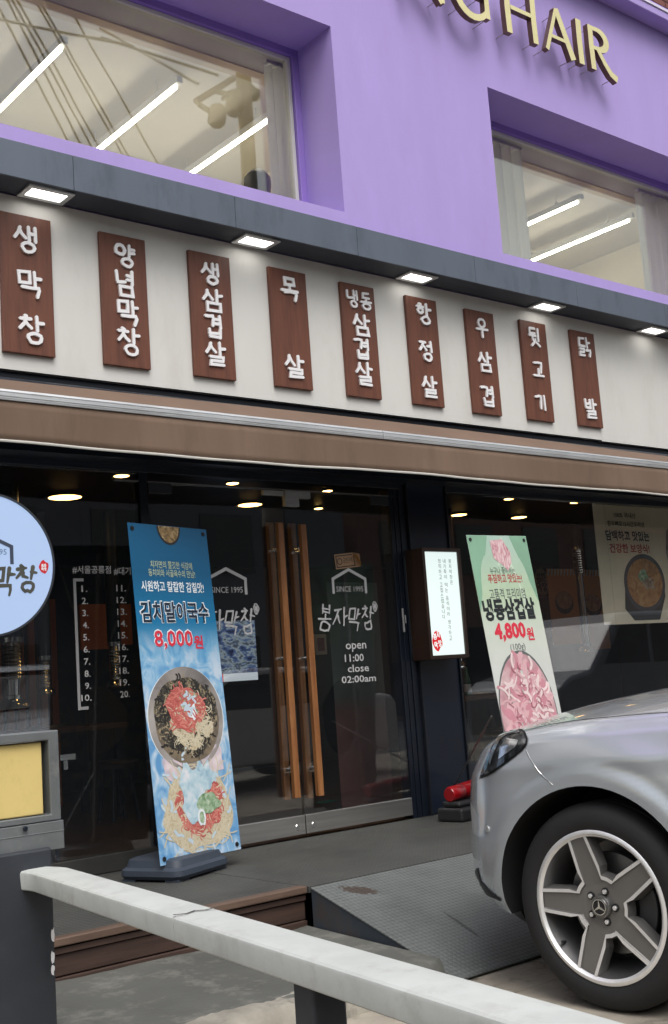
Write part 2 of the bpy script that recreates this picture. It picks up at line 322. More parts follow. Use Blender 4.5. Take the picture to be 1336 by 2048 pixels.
# hand-lettered Hangul: strokes for each letter in a box (x right, y down 0..1)
def arc(cx, cy, rx, ry, a0, a1, n): return [(cx + rx * math.cos(R(a0 + (a1 - a0) * i / n)), cy + ry * math.sin(R(a0 + (a1 - a0) * i / n))) for i in range(n + 1)]
def J(k, b):
    x0, y0, x1, y1 = b; g = lambda x, y: (x0 + (x1 - x0) * x, y0 + (y1 - y0) * y); L = lambda *p: ([g(*q) for q in p], False)
    d = {'ㄱ': [L((0, .08), (.55, 0), (.95, .02), (.98, .3), (.88, 1))], 'ㄴ': [L((0, 0), (.03, .85), (.12, 1), (1, .93))],
         'ㄷ': [L((.95, 0), (.05, .04)), L((.05, .04), (.03, .95), (1, .95))], 'ㄹ': [L((0, .02), (.95, 0), (.93, .46)), L((.93, .46), (.08, .5), (.06, .97), (1, .97))],
         'ㅁ': [([g(.03, .03), g(.95, 0), g(1, .97), g(.06, 1)], True)], 'ㅂ': [L((.06, 0), (.1, .96)), L((.94, 0), (.92, .96)), L((.08, .5), (.93, .48)), L((.1, .96), (.92, .96))],
         'ㅅ': [L((.46, 0), (.34, .5), (0, 1)), L((.46, .22), (.62, .55), (1, .95))], 'ㅇ': [([g(.5 + .5 * math.cos(t * math.pi / 6), .5 + .5 * math.sin(t * math.pi / 6)) for t in range(12)], True)],
         'ㅈ': [L((.05, .06), (.95, .02)), L((.55, .05), (.4, .5), (0, 1)), L((.5, .4), (.68, .68), (1, .95))],
         'ㅊ': [L((.42, -.08), (.6, .02)), L((.05, .22), (.95, .18)), L((.55, .2), (.4, .6), (0, 1)), L((.5, .5), (.68, .75), (1, .97))],
         'ㅎ': [L((.38, -.02), (.62, .02)), L((0, .3), (1, .26)), ([g(.5 + .36 * math.cos(t * math.pi / 6), .72 + .28 * math.sin(t * math.pi / 6)) for t in range(12)], True)],
         'ㅏ': [L((.3, 0), (.34, 1)), L((.34, .48), (1, .45))], 'ㅑ': [L((.3, 0), (.34, 1)), L((.34, .34), (1, .31)), L((.34, .66), (1, .63))], 'ㅐ': [L((.08, .02), (.12, .98)), L((.82, 0), (.86, 1)), L((.1, .5), (.84, .48))],
         'ㅓ': [L((.75, 0), (.78, 1)), L((0, .45), (.75, .45))], 'ㅕ': [L((.75, 0), (.78, 1)), L((0, .34), (.75, .32)), L((0, .66), (.75, .64))], 'ㅣ': [L((.5, 0), (.54, 1))],
         'ㅗ': [L((.5, 0), (.5, .85)), L((0, .98), (1, .92))], 'ㅜ': [L((0, .1), (1, .04)), L((.5, .1), (.52, 1))]}
    return d[k]
SYL = {'생': 'ㅅㅐㅇ', '막': 'ㅁㅏㄱ', '창': 'ㅊㅏㅇ', '양': 'ㅇㅑㅇ', '념': 'ㄴㅕㅁ', '삼': 'ㅅㅏㅁ', '겹': 'ㄱㅕㅂ', '살': 'ㅅㅏㄹ', '목': 'ㅁㅗㄱ', '냉': 'ㄴㅐㅇ', '동': 'ㄷㅗㅇ', '항': 'ㅎㅏㅇ', '정': 'ㅈㅓㅇ', '우': 'ㅇㅜ', '뒷': 'ㄷㅟㅅ', '고': 'ㄱㅗ', '기': 'ㄱㅣ', '닭': 'ㄷㅏㄺ', '발': 'ㅂㅏㄹ', '봉': 'ㅂㅗㅇ', '자': 'ㅈㅏ'}
def syllable(ch):
    s = SYL[ch]; c, v = s[0], s[1]; f = s[2] if len(s) > 2 else None; out = []
    if v == 'ㅟ': out = J(c, (.05, .02, .55, .3)) + J('ㅜ', (0, .4, .62, .66)) + J('ㅣ', (.7, 0, .98, .68))
    elif v in 'ㅗㅜ':
        out = (J(c, (.2, 0, .82, .3)) + J(v, (0, .36, 1, .58))) if f else (J(c, (.2, 0, .8, .46) if v == 'ㅜ' else (.12, 0, .88, .6)) + J(v, (0, .56, 1, 1)))
        if v == 'ㅗ' and not f: out = J(c, (.1, .02, .85, .75)) + J(v, (0, .5, 1, 1))
    else: out = (J(c, (0, .02, .5, .47)) + J(v, (.6, -.02, 1, .53))) if f else (J(c, (0, .05, .5, .92)) + J(v, (.62, 0, 1, 1)))
    if f == 'ㄺ': out += J('ㄹ', (.0, .64, .44, 1)) + J('ㄱ', (.58, .66, 1.0, 1))
    elif f: out += J(f, (.32, .63, .88, 1) if f == 'ㅇ' and v not in 'ㅗㅜ' else (.16, .64, .92, 1))
    return out
def hangul(mb, ch, fr, a0, a1, b0, b1, c0, c1, wd, jit=0.0, seed=0, step=0.0003, slant=0.0, taper=False):
    """one hand-drawn syllable in the rectangle a0..a1 x b0..b1 (b up)"""
    rr = random.Random(seed)
    for i, (pts, cl) in enumerate(syllable(ch)):
        q = [(a0 + (a1 - a0) * (x + rr.uniform(-jit, jit)) + slant * (.5 - y) * (b1 - b0), b1 - (b1 - b0) * (y + rr.uniform(-jit, jit))) for x, y in pts]
        k = wd * rr.uniform(0.92, 1.08); ww = [k * (1.2 - 0.5 * t / max(1, len(q) - 1)) for t in range(len(q))] if taper and not cl else k
        mb.stroke(q, ww, c0, c1 + step * i, fr, cl)
    return mb

# ================================================================== THE SETTING: ground
asphalt = mat('pavement_concrete', rgb(150, 143, 131), 0.85, var=0.22, vs=3.2, bmp=0.6, bsc=45, dirt=(rgb(78, 72, 64), 7.0, 0.85))
slab_mat = mat('slab_concrete', rgb(84, 85, 81), 0.8, var=0.22, vs=1.6, bmp=0.45, bsc=38, dirt=(rgb(132, 130, 122), 6.0, 0.7))
road_mat = mat('road_asphalt', (0.07, 0.07, 0.072), 0.85, var=0.25, vs=1.0, bmp=0.4, bsc=90)
g = MB(); g.add([(-150, -200, -0.02), (250, -200, -0.02), (250, 6.6, -0.02), (-150, 6.6, -0.02)], [(0, 1, 2, 3)]); g.add([(-150, 6.6, -0.02), (250, 6.6, -0.02), (250, 200, -0.02), (-150, 200, -0.02)], [(0, 1, 2, 3)])
struct('ground', g, road_mat)
# forecourt paving: slabs with open joints where the photograph shows them
pv = MB(); pv.box(-6, 16, -3.0, 3.98, -0.018, -0.012); pave = struct('pavement', pv, asphalt)
rs = random.Random(3); ys_ = [0.6, 1.55, 2.42, 3.34, 3.97]
for i in range(7):
    for j in range(4):
        m = MB(); x0 = 0.4 + i * 0.92 + (0.4 if j % 2 else 0); h = rs.uniform(-0.004, 0.003)
        m.box(x0 + 0.004, x0 + 0.914, ys_[j] + 0.005, ys_[j + 1] - 0.005, -0.011, h)
        build('paving_slab', m, asphalt, pave, bevel=0.006)
# raised concrete slab in front of the steps, broken kerb edge
m = MB(); rk = random.Random(11); edge = []
for i in range(90):
    x = -3.0 + i * (3.49 + 3.0) / 89; edge.append((x, 3.66 + 0.02 * math.sin(x * 2.1) + rk.uniform(-0.012, 0.012)))
def slz(x, y): return 0.105 + 0.012 * math.sin(x * 1.3)
n = len(edge); rows = []
for k, yy in enumerate((0, 0.02, 0.12, 0.4, 0.96)):
    rows.append([(x, y + yy * (4.62 - y) / 0.96, slz(x, y) - (0.03 if k == 0 else 0.006 * rk.random()) + (0.03 * (yy / 0.96))) for x, y in edge])
low = [(x, y - 0.015 - 0.01 * rk.random(), -0.015) for x, y in edge]
rows = [low] + rows
m.add([p for r_ in rows for p in r_], [(j * n + i, j * n + i + 1, (j + 1) * n + i + 1, (j + 1) * n + i) for j in range(len(rows) - 1) for i in range(n - 1)])
kerb_mat = mat('kerb_concrete', rgb(146, 142, 132), 0.9, var=0.3, vs=5, bmp=0.8, bsc=30, dirt=(rgb(84, 80, 74), 7.0, 0.8))
struct('raised_slab', m, slab_mat, smooth=50)
m = MB(); nk = 420; prof_k = [(-.05, -.012), (-.038, .05), (-.03, .085), (-.012, .108), (.03, .116), (.075, .112), (.10, .098)]
from mathutils import noise as mnoise
kv = []
for i in range(nk + 1):
    x = -3.0 + 6.2 * i / nk; y = 3.66 + 0.02 * math.sin(x * 2.1)
    for k_, (dy, z) in enumerate(prof_k):
        q = Vector((x * 9, k_ * .9, 0)); d = mnoise.fractal(q, 1.0, 2.0, 4); brk = max(0, mnoise.noise(Vector((x * 2.3, 7, 0)))) * .05
        kv.append((x, y + dy + .012 * d, z + (.011 * d - (brk if 1 < k_ < 6 else 0)) * (1 if k_ else 0)))
pk = len(prof_k); m.add(kv, [(i * pk + j, (i + 1) * pk + j, (i + 1) * pk + j + 1, i * pk + j + 1) for i in range(nk) for j in range(pk - 1)])
tag(build('kerb_edge', m, kerb_mat, None, (0, 0, 0), smooth=30), kind='structure')

# entrance deck: tread plates, wooden nosing and risers
ZD = 0.30
deck = thing('entrance_deck', 'low grey tread-plate deck with wooden step front before the glass doors', 'step', (3.0, 4.6, 0.1))
for a, b in ((-3.0, 0.6), (0.606, 3.494)):
    m = MB(); m.box(a, b, 4.648, 5.99, ZD - 0.03, ZD); build('tread_plate', m, tread, deck, bevel=0.002)
m = MB(); m.box(3.5, 12.0, 4.58, 5.99, ZD - 0.03, ZD + 0.001); build('tread_plate', m, tread, deck, bevel=0.002)
m = MB(); m.box(-3, 12, 4.75, 5.9, -0.01, ZD - 0.034); build('deck_core', m, black_plastic, deck)
for a, b in ((-3, 1.1), (1.103, 3.494)):
    m = MB(); m.box(a, b, 4.585, 4.645, ZD - 0.030, ZD + 0.003); build('nosing_plank', m, step_top, deck, bevel=0.005)
    m = MB(); m.box(a, b, 4.60, 4.625, ZD - 0.062, ZD - 0.037); build('trim_strip', m, step_wood, deck, bevel=0.002)
    m = MB(); m.box(a, b, 4.612, 4.64, ZD - 0.150, ZD - 0.066); build('riser_plank', m, step_wood, deck, bevel=0.003)
    m = MB(); m.box(a, b, 4.600, 4.64, 0.06, ZD - 0.155); build('riser_plank', m, step_wood, deck, bevel=0.003)

# steel ramp
rampo = thing('entrance_ramp', 'grey steel tread-plate ramp sloping down from the deck under the car bumper', 'ramp', (3.5, 4.1, 0))
def ramp_quad(x0, x1):
    m = MB(); y0, z0, y1, z1 = 4.568, 0.298, 3.62, 0.014
    p = [(x0, y0, z0), (x1, y0, z0), (x1, y1, z1), (x0, y1, z1)]; q = [(a, b, c - 0.008) for a, b, c in p]
    m.add(p + q, [(0, 3, 2, 1), (4, 5, 6, 7), (0, 1, 5, 4), (1, 2, 6, 5), (2, 3, 7, 6), (3, 0, 4, 7)]); return m
build('ramp_plate', ramp_quad(3.500, 5.3), ramp_tread, rampo, bevel=0.002)
build('ramp_plate', ramp_quad(5.304, 7.4), ramp_tread, rampo, bevel=0.002)
m = MB(); m.add([(3.503, 4.566, 0.29), (3.503, 3.63, 0.006), (3.503, 4.566, 0.0), (3.512, 4.566, 0.29), (3.512, 3.63, 0.006), (3.512, 4.566, 0.0)], [(0, 1, 2), (3, 5, 4), (0, 3, 4, 1), (1, 4, 5, 2), (2, 5, 3, 0)])
build('side_plate', m, ramp_side, rampo)
m = MB(); m.box(3.52, 7.39, 4.50, 4.56, 0.0, 0.27); build('support_rail', m, black_metal, rampo)

# ================================================================== THE BUILDING
BX0, BX1 = -4.0, 14.0
bld = thing('shop_building', 'purple two-storey shop building with white sign band and glass shopfront', 'building', (5.0, 6.0, 0))
def holed_wall(x0, x1, z0, z1, holes, yf, yb):
    xs = sorted({x0, x1, *[h[0] for h in holes], *[h[1] for h in holes]}); zs = sorted({z0, z1, *[h[2] for h in holes], *[h[3] for h in holes]}); m = MB()
    inside = lambda x, z: any(h[0] < x < h[1] and h[2] < z < h[3] for h in holes)
    for a, b in zip(xs, xs[1:]):
        for c, d in zip(zs, zs[1:]):
            if not inside((a + b) / 2, (c + d) / 2):
                m.add([(a, yf, c), (b, yf, c), (b, yf, d), (a, yf, d)], [(0, 1, 2, 3)]); m.add([(a, yb, c), (b, yb, c), (b, yb, d), (a, yb, d)], [(3, 2, 1, 0)])
    for a, b, c, d in holes: m.add([(a, yf, c), (b, yf, c), (b, yf, d), (a, yf, d), (a, yb, c), (b, yb, c), (b, yb, d), (a, yb, d)], [(0, 4, 5, 1), (1, 5, 6, 2), (2, 6, 7, 3), (3, 7, 4, 0)])
    m.add([(x0, yf, z0), (x1, yf, z0), (x1, yb, z0), (x0, yb, z0)], [(0, 3, 2, 1)]); m.add([(x0, yf, z1), (x1, yf, z1), (x1, yb, z1), (x0, yb, z1)], [(0, 1, 2, 3)])
    return m
WZ0, WZ1, YW, YG = 4.345, 5.682, 5.60, 6.0
WINS = [(1.2, 4.947), (6.502, 9.62)]
build('upper_wall', holed_wall(BX0, BX1, 4.05, 7.2, [(a, b, WZ0, WZ1) for a, b in WINS], YW, 6.08), purple, bld)
m = MB(); m.box(BX0, BX1, 5.44, 5.597, 6.915, 6.985); build('cornice', m, purple, bld, bevel=0.006)
m = MB(); m.box(BX0, BX1, 5.43, 5.60, 6.988, 7.01); build('cornice_cap', m, mat('pale_cap', (0.66, 0.62, 0.74), 0.4, var=0.05), bld)
for a, b in WINS:
    m = MB(); fr = wall_frame(YG); o_ = [(a - .0, WZ0), (b, WZ0), (b, WZ1), (a, WZ1)]; i_ = [(a + .055, WZ0 + .055), (b - .055, WZ0 + .055), (b - .055, WZ1 - .055), (a + .055, WZ1 - .055)]
    m.ring(o_, i_, -0.05, 0.03, fr); f_ = build('window', m, purple_frame, bld, bevel=0.004)
    m = MB(); o2 = [(a + .057, WZ0 + .057), (b - .057, WZ0 + .057), (b - .057, WZ1 - .057), (a + .057, WZ1 - .057)]; i2 = [(a + .085, WZ0 + .085), (b - .085, WZ0 + .085), (b - .085, WZ1 - .085), (a + .085, WZ1 - .085)]
    m.ring(o2, i2, -0.045, 0.004, fr); build('inner_frame', m, mat('frame_pale', rgb(196, 196, 190), 0.4, var=0.04), f_, bevel=0.003)
    m = MB(); m.box(a + .084, b - .084, WZ0 + .084, WZ1 - .084, -0.024, -0.016, fr); build('pane', m, salon_glass, f_)
# brick storey above the cornice (only its lower corner shows)
brick_m = [mat('brick_a', rgb(118, 74, 66), 0.85, var=0.2, vs=20, bmp=0.4), mat('brick_b', rgb(96, 58, 54), 0.85, var=0.2, vs=20, bmp=0.4), mat('brick_c', rgb(132, 90, 78), 0.85, var=0.2, vs=20, bmp=0.4)]
m = MB(); m.box(BX0, BX1, 5.86, 6.1, 7.2, 10.0); bw = build('brick_wall', m, mat('mortar', rgb(90, 84, 80), 0.9), bld)
bmesh_brick = {}
for r_ in range(9):
    for c_ in range(14):
        x = 7.6 + c_ * 0.2 + (0.1 if r_ % 2 else 0); z = 7.205 + r_ * 0.066; k = rs.randrange(3)
        if k not in bmesh_brick:
            mb = MB(); mb.box(-0.095, 0.095, 5.845, 5.88, 0, 0.056); o = build('brick', mb, brick_m[k], bw); bmesh_brick[k] = o
        else: o = link(bpy.data.objects.new('brick', bmesh_brick[k].data)); o.parent = bw
        o.location = (x, 0, z)
# grey fascia, soffit and white sign band
seams = [BX0, 0.9, 2.92, 4.0, 4.98, 6.1, 7.25, 8.42, 9.6, 11.5, BX1]
m = MB(); m.box(BX0, BX1, 5.545, 5.74, 4.024, 4.215); fas = build('fascia', m, soffit_dark, bld)
for a, b in zip(seams, seams[1:]):
    m = MB(); m.box(a + 0.0015, b - 0.0015, 5.53, 5.543, 4.022, 4.226); build('fascia_panel', m, fascia_grey, fas, bevel=0.002)
m = MB(); m.box(BX0, BX1, 5.542, 5.62, 4.219, 4.229); build('top_flashing', m, fascia_grey, fas)
m = MB(); m.box(BX0, 7.68, 5.76, 5.80, 3.03, 4.022); m.box(7.683, BX1, 5.762, 5.80, 3.022, 4.022); build('sign_band', m, panel_white, bld)
m = MB(); m.box(BX0, BX1, 5.80, 6.08, 2.60, 4.03); build('band_backing', m, black_metal, bld)
m = MB(); m.box(BX0, BX1, 5.72, 5.80, 2.66, 2.76); build('cassette_bracket', m, black_metal, bld)

# five recessed downlights in the soffit
lens_m = emis('downlight_lens', (1.0, 0.97, 0.92), 4.2)
for i, (px, py) in enumerate([(90, 389), (507, 484), (828, 556), (1088, 614), (1303, 661)]):
    p = PZ(px, py, 4.022); x, y = p.x, min(5.685, max(5.60, p.y)); y = 5.645
    words = ['leftmost square downlight in the dark soffit above the first menu board', 'square downlight in the soffit between the third and fourth menu boards', 'middle square downlight in the soffit above the sixth menu board', 'square downlight in the soffit above the eighth menu board', 'rightmost square downlight in the soffit right of the last menu board']
    t = thing('soffit_downlight', words[i], 'light', (x, y, 4.022), 'soffit downlights')
    hw, hd = 0.135, 0.082
    fr = Frame((x, y, 4.0205), (1, 0, 0), (0, -1, 0))
    m = MB(); m.ring([(-hw, -hd), (hw, -hd), (hw, hd), (-hw, hd)], [(-hw + .03, -hd + .03), (hw - .03, -hd + .03), (hw - .03, hd - .03), (-hw + .03, hd - .03)], 0.0, 0.012, fr); build('frame', m, alu, t, bevel=0.003)
    m = MB(); m.box(-hw + .032, hw - .032, -hd + .032, hd - .032, 0.001, 0.005, fr); build('lens', m, lens_m, t)

# nine brown menu boards with white letters
BOARDS = [('생막창', [(.24, .72, .08, .28), (.29, .78, .40, .60), (.28, .80, .72, .93)]),
          ('양념막창', [(.29, .76, .065, .25), (.29, .72, .27, .475), (.30, .78, .495, .69), (.27, .78, .705, .92)]),
          ('생삼겹살', [(.26, .72, .075, .26), (.26, .76, .29, .475), (.27, .72, .495, .69), (.26, .76, .71, .91)]),
          ('목살', [(.28, .75, .065, .27), (.26, .78, .72, .92)]),
          ('냉동삼겹살', [(.14, .48, .06, .22), (.54, .88, .06, .22), (.27, .78, .265, .46), (.26, .72, .48, .67), (.25, .76, .69, .90)]),
          ('항정살', [(.28, .78, .05, .255), (.28, .74, .40, .595), (.28, .78, .73, .93)]),
          ('우삼겹', [(.30, .74, .07, .265), (.28, .76, .40, .60), (.26, .76, .73, .93)]),
          ('뒷고기', [(.26, .72, .06, .26), (.30, .74, .40, .565), (.28, .74, .74, .90)]),
          ('닭발', [(.26, .76, .06, .27), (.26, .76, .71, .92)])]
tl = [(8, 424), (197.2, 462.3), (375.7, 499.8), (536.4, 533.5), (679.4, 564.5), (810.1, 592.2), (928.8, 616.5), (1038, 639.3), (1138.7, 658.1)]
tr = [(101, 439.9), (290, 480.3), (458.8, 515.9), (610.5, 549.7), (747.2, 577), (872, 603.4), (986.5, 627.7), (1090.9, 649.2), (1187.8, 667)]
blb = ['first brown menu board from the left, spaced white letters read 생막창', 'second brown menu board, four close white letters read 양념막창', 'third brown menu board, four white letters read 생삼겹살', 'fourth brown menu board, two far-apart white letters read 목살', 'fifth brown menu board with five white letters reading 냉동삼겹살', 'sixth brown menu board, three white letters read 항정살', 'seventh brown menu board, three white letters read 우삼겹', 'eighth brown menu board, three white letters read 뒷고기', 'rightmost brown menu board, two white letters read 닭발']
rb = random.Random(5)
for i, (s, boxes) in enumerate(BOARDS):
    c = (PY(*tl[i], 5.735) + PY(*tr[i], 5.735)) / 2
    if i == 0: c.x = PY(*tr[0], 5.735).x - 0.151
    bw_, bh_ = 0.302, 0.79; zt = 3.909 + rb.uniform(-0.004, 0.004); x0 = c.x - bw_ / 2
    t = thing('menu_board', blb[i], 'sign', (c.x, 5.758, zt - bh_), 'brown menu boards on the sign band')
    m = MB(); m.box(x0, x0 + bw_, zt - bh_, zt, 0.0, 0.024, wall_frame(5.758)); build('board', m, board_wood, t, bevel=0.003)
    for k, (ch, (fa, fb, fc, fd)) in enumerate(zip(s, boxes)):
        m = MB(); wd = 0.0185 if not (i == 4 and k < 2) else 0.0145
        hangul(m, ch, wall_frame(5.733), x0 + fa * bw_ + wd / 2, x0 + fb * bw_ - wd / 2, zt - fd * bh_ + wd / 2, zt - fc * bh_ - wd / 2, -0.001, 0.010, wd, 0.02, i * 10 + k)
        build('letter', m, letter_white, t)

# gold channel letters NG HAIR standing off the wall on pins
LF = wall_frame(5.50)
hair = thing('channel_letters', 'polished gold raised letters spelling HAIR on the purple wall', 'sign', (7.2, 5.5, 6.1))
zb, zt = 6.108, 6.505
def letter3d(strokes, pins):
    m = MB()
    for k, (pts, wd) in enumerate(strokes): m.stroke(pts, wd, 0.0, 0.045 + 0.0004 * k, LF, cap=1)
    o = build('letter', m, gold_side, hair)
    f = MB()
    for k, (pts, wd) in enumerate(strokes): f.stroke(pts, wd, 0.0458 + 0.0004 * k, 0.0475 + 0.0004 * k, LF, cap=1)
    build('letter_face', f, gold, o)
    for a, b in pins: pm = MB(); pm.tube([LF(a, b, -0.099), LF(a, b, 0.01)], 0.004, 6); build('mounting_pin', pm, steel, o)
tp = lambda pts, w0, w1: (pts, [w0 + (w1 - w0) * i / (len(pts) - 1) for i in range(len(pts))])
letter3d([tp([(6.66, zb), (6.655, (zb + zt) / 2), (6.66, zt)], .062, .062), tp([(6.965, zb), (6.96, (zb + zt) / 2), (6.965, zt)], .06, .06), tp([(6.69, 6.335), (6.94, 6.335)], .035, .035)], [(6.66, 6.13), (6.965, 6.13), (6.965, 6.48)])
letter3d([tp([(7.10, zb), (7.255, zt)], .04, .035), tp([(7.255, zt), (7.425, zb)], .062, .068), tp([(7.16, 6.245), (7.36, 6.245)], .03, .03)], [(7.1, 6.12), (7.42, 6.12), (7.26, 6.47)])
letter3d([tp([(7.535, zb), (7.53, 6.3), (7.535, zt)], .066, .066)], [(7.535, 6.13), (7.535, 6.48)])
bowl = [(7.70, zt - .02)] + [(7.78 + .115 * math.cos(R(a)), 6.40 + .088 * math.sin(R(a))) for a in range(90, -91, -20)] + [(7.70, 6.312)]
letter3d([tp([(7.69, zb), (7.685, 6.3), (7.69, zt)], .062, .062), (bowl, [.035] + [.04 + .03 * math.sin(math.pi * i / 9) for i in range(10)] + [.03]), tp([(7.765, 6.31), (7.85, 6.2), (7.92, 6.13), (8.0, 6.10)], .045, .062)], [(7.69, 6.13), (7.98, 6.12), (7.69, 6.48)])
gw = thing('channel_letters', 'cut-off gold raised letters NG at the top edge left of HAIR', 'sign', (6.3, 5.5, 6.1))
hair = gw
arcG = [(6.262 + .185 * math.cos(R(a)), 6.31 + .20 * math.sin(R(a))) for a in range(45, 331, 15)]
letter3d([(arcG, [.04 + .026 * math.sin(math.pi * i / (len(arcG) - 1)) for i in range(len(arcG))]), tp([(6.415, 6.14), (6.415, 6.31)], .055, .05), tp([(6.335, 6.305), (6.415, 6.305)], .03, .03)], [(6.4, 6.13), (6.14, 6.16), (6.36, 6.3)])
letter3d([tp([(5.60, zb), (5.60, zt)], .04, .04), tp([(5.60, zt), (5.93, zb)], .062, .062), tp([(5.93, zb), (5.93, zt)], .04, .04)], [(5.92, 6.15), (5.60, 6.15)])

# ================================================================== AWNING
aw = thing('awning', 'brown fabric awning with aluminium front bar and hanging valance over the shopfront', 'awning', (5.0, 5.3, 2.5))
AX0, AX1, na = -3.0, 12.5, 130
zbar = lambda x: 2.783 - 0.0022 * (x - 2.3)
m = MB(); rows = []
for k in range(7):
    t = k / 6; rows.append([(AX0 + (AX1 - AX0) * i / na, 5.315 + 0.33 * t, zbar(AX0 + (AX1 - AX0) * i / na) + 0.004 + 0.158 * t - 0.02 * math.sin(math.pi * t) + 0.006 * math.sin(i * 0.35) * math.sin(math.pi * t) + 0.01 * t * math.sin(i * 0.11)) for i in range(na + 1)])
m.add([p for r_ in rows for p in r_], [(j * (na + 1) + i, j * (na + 1) + i + 1, (j + 1) * (na + 1) + i + 1, (j + 1) * (na + 1) + i) for j in range(6) for i in range(na)])
build('canopy', m, mat('awning_top', rgb(106, 86, 72), 0.85, var=0.1, vs=2.5, bmp=0.2, bsc=12), aw, smooth=60)
m = MB(); m.tube([(AX0, 5.70, 2.93), (AX1, 5.70, 2.90)], 0.045, 12); build('roller', m, black_metal, aw, smooth=40)
for a, b in ((AX0, 4.85), (4.853, AX1)):
    m = MB(); z0 = zbar(a); z1 = zbar(b)
    prof = [(5.29, 0), (5.286, -.012), (5.29, -.014), (5.286, -.018), (5.286, -.034), (5.29, -.038), (5.286, -.042), (5.288, -.054), (5.34, -.054), (5.34, 0.002)]
    n = len(prof); m.add([(a, y, z0 + z) for y, z in prof] + [(b, y, z1 + z) for y, z in prof], [(i, (i + 1) % n, n + (i + 1) % n, n + i) for i in range(n)] + [tuple(range(n)), tuple(range(2 * n - 1, n - 1, -1))]); build('front_bar', m, alu, aw)
def val_y(x, t): return 5.296 + 0.012 * t * math.sin(x * 3.1 + 0.6 * math.sin(x * 1.7)) + 0.006 * t * math.sin(x * 9.3)
def val_z(x): return 2.527 - 0.004 * (x - 2.3) + 0.010 * math.sin(x * 1.15 + 1.0) * math.exp(-((x - 3.6) / 1.6) ** 2) + 0.004 * math.sin(x * 2.9)
m = MB(); tm = MB(); R_ = 5; rows = []
for k in range(R_ + 1):
    t = k / R_; rows.append([(x, val_y(x, t), (zbar(x) - .052) + (val_z(x) - zbar(x) + .052) * t) for x in [AX0 + (AX1 - AX0) * i / na for i in range(na + 1)]])
m.add([p for r_ in rows for p in r_], [(j * (na + 1) + i, j * (na + 1) + i + 1, (j + 1) * (na + 1) + i + 1, (j + 1) * (na + 1) + i) for j in range(R_) for i in range(na)])
o = build('valance', m, awning_mat, aw, smooth=60); sd = o.modifiers.new('thickness', 'SOLIDIFY'); sd.thickness = 0.003
tm.tube([(x, val_y(x, 1) - 0.002, val_z(x)) for x in [AX0 + (AX1 - AX0) * i / na for i in range(na + 1)]], 0.0075, 6); build('hem_trim', tm, trim_white, aw, smooth=60)
for x in (2.2, 5.9, 9.5):
    m = MB(); m.tube([(x, 5.35, 2.74), (x + .45, 5.62, 2.73)], 0.02, 8); m.tube([(x + .45, 5.62, 2.73), (x, 5.78, 2.73)], 0.02, 8); build('folding_arm', m, black_metal, aw)

# ================================================================== SHOPFRONT
YD = 6.0; DF = wall_frame(YD)
def pane(name, x0, x1, z0, z1, y=YD, material=None, parent=bld, t=0.004):
    m = MB(); m.box(x0, x1, z0, z1, -t, t, wall_frame(y)); return build(name, m, material or shop_glass, parent)
m = MB(); m.box(BX0, 5.645, 2.56, 2.64, -0.06, 0.02, DF); m.box(6.06, BX1, 2.56, 2.64, -0.06, 0.02, DF); build('header_beam', m, black_metal, bld, bevel=0.004)
m = MB(); m.box(3.35, 5.56, 2.505, 2.512, -0.02, 0.012, DF); build('transom_strip', m, steel, bld)
# column beside the doors
m = MB(); m.box(5.66, 6.03, 0.31, 2.62, -0.25, 0.03, DF); col_ = build('column', m, navy_panel, bld, bevel=0.004)
for a, b in ((5.645, 5.658), (6.032, 6.045)):
    m = MB(); m.box(a, b, 0.302, 2.62, -0.2, 0.045, DF); build('edge_trim', m, mat('trim_dark', rgb(52, 56, 64), 0.35, 0.5), col_, bevel=0.002)
for a, b in ((5.500, 5.535), (5.540, 5.58), (5.585, 5.64)):
    m = MB(); m.box(a, b, 0.302, 2.56, -0.08, 0.0 + (b - a) * 0.4, DF); build('door_jamb', m, black_metal, bld, bevel=0.003)
m = MB(); m.box(5.645, 6.045, 0.302, 0.36, -0.1, 0.02, DF); build('column_plinth', m, charcoal, bld)
pk = PY(804, 1217, 5.97); pk2 = PY(809, 1264, 5.97); m = MB(); m.box(pk.x - .006, pk.x + .006, pk2.z, pk.z, 0, .012, wall_frame(5.972)); build('pull_strip', m, alu, bld, bevel=.002)
m = MB(); m.box(pk.x + .018, pk.x + .025, pk2.z + .06, pk.z - .045, 0, .01, wall_frame(5.972)); build('latch_strip', m, alu, bld, bevel=.002)
# left fixed glazing
for a, b in ((-2.0, 1.0), (1.03, 2.52), (2.58, 3.12), (3.122, 3.50)):
    w_ = pane('window', a, b, 0.40, 2.555)
m = MB(); m.box(-3, 3.56, 0.302, 0.398, -0.05, 0.012, DF); build('window_sill', m, mat('sill_dark', rgb(66, 66, 64), 0.5, 0.3, var=0.2, vs=5), bld, bevel=0.003)
for a, b in ((2.525, 2.575), (3.505, 3.56), (1.003, 1.028)):
    m = MB(); m.box(a, b, 0.40, 2.558, -0.05, 0.018, DF); build('mullion', m, black_metal, bld, bevel=0.002)
# right fixed glazing
for a, b in ((6.05, 7.93), (7.936, 10.4)): pane('window', a, b, 0.62, 2.555)
m = MB(); m.box(6.05, 12, 0.302, 0.616, -0.06, 0.03, DF); build('window_sill', m, charcoal, bld, bevel=0.004)
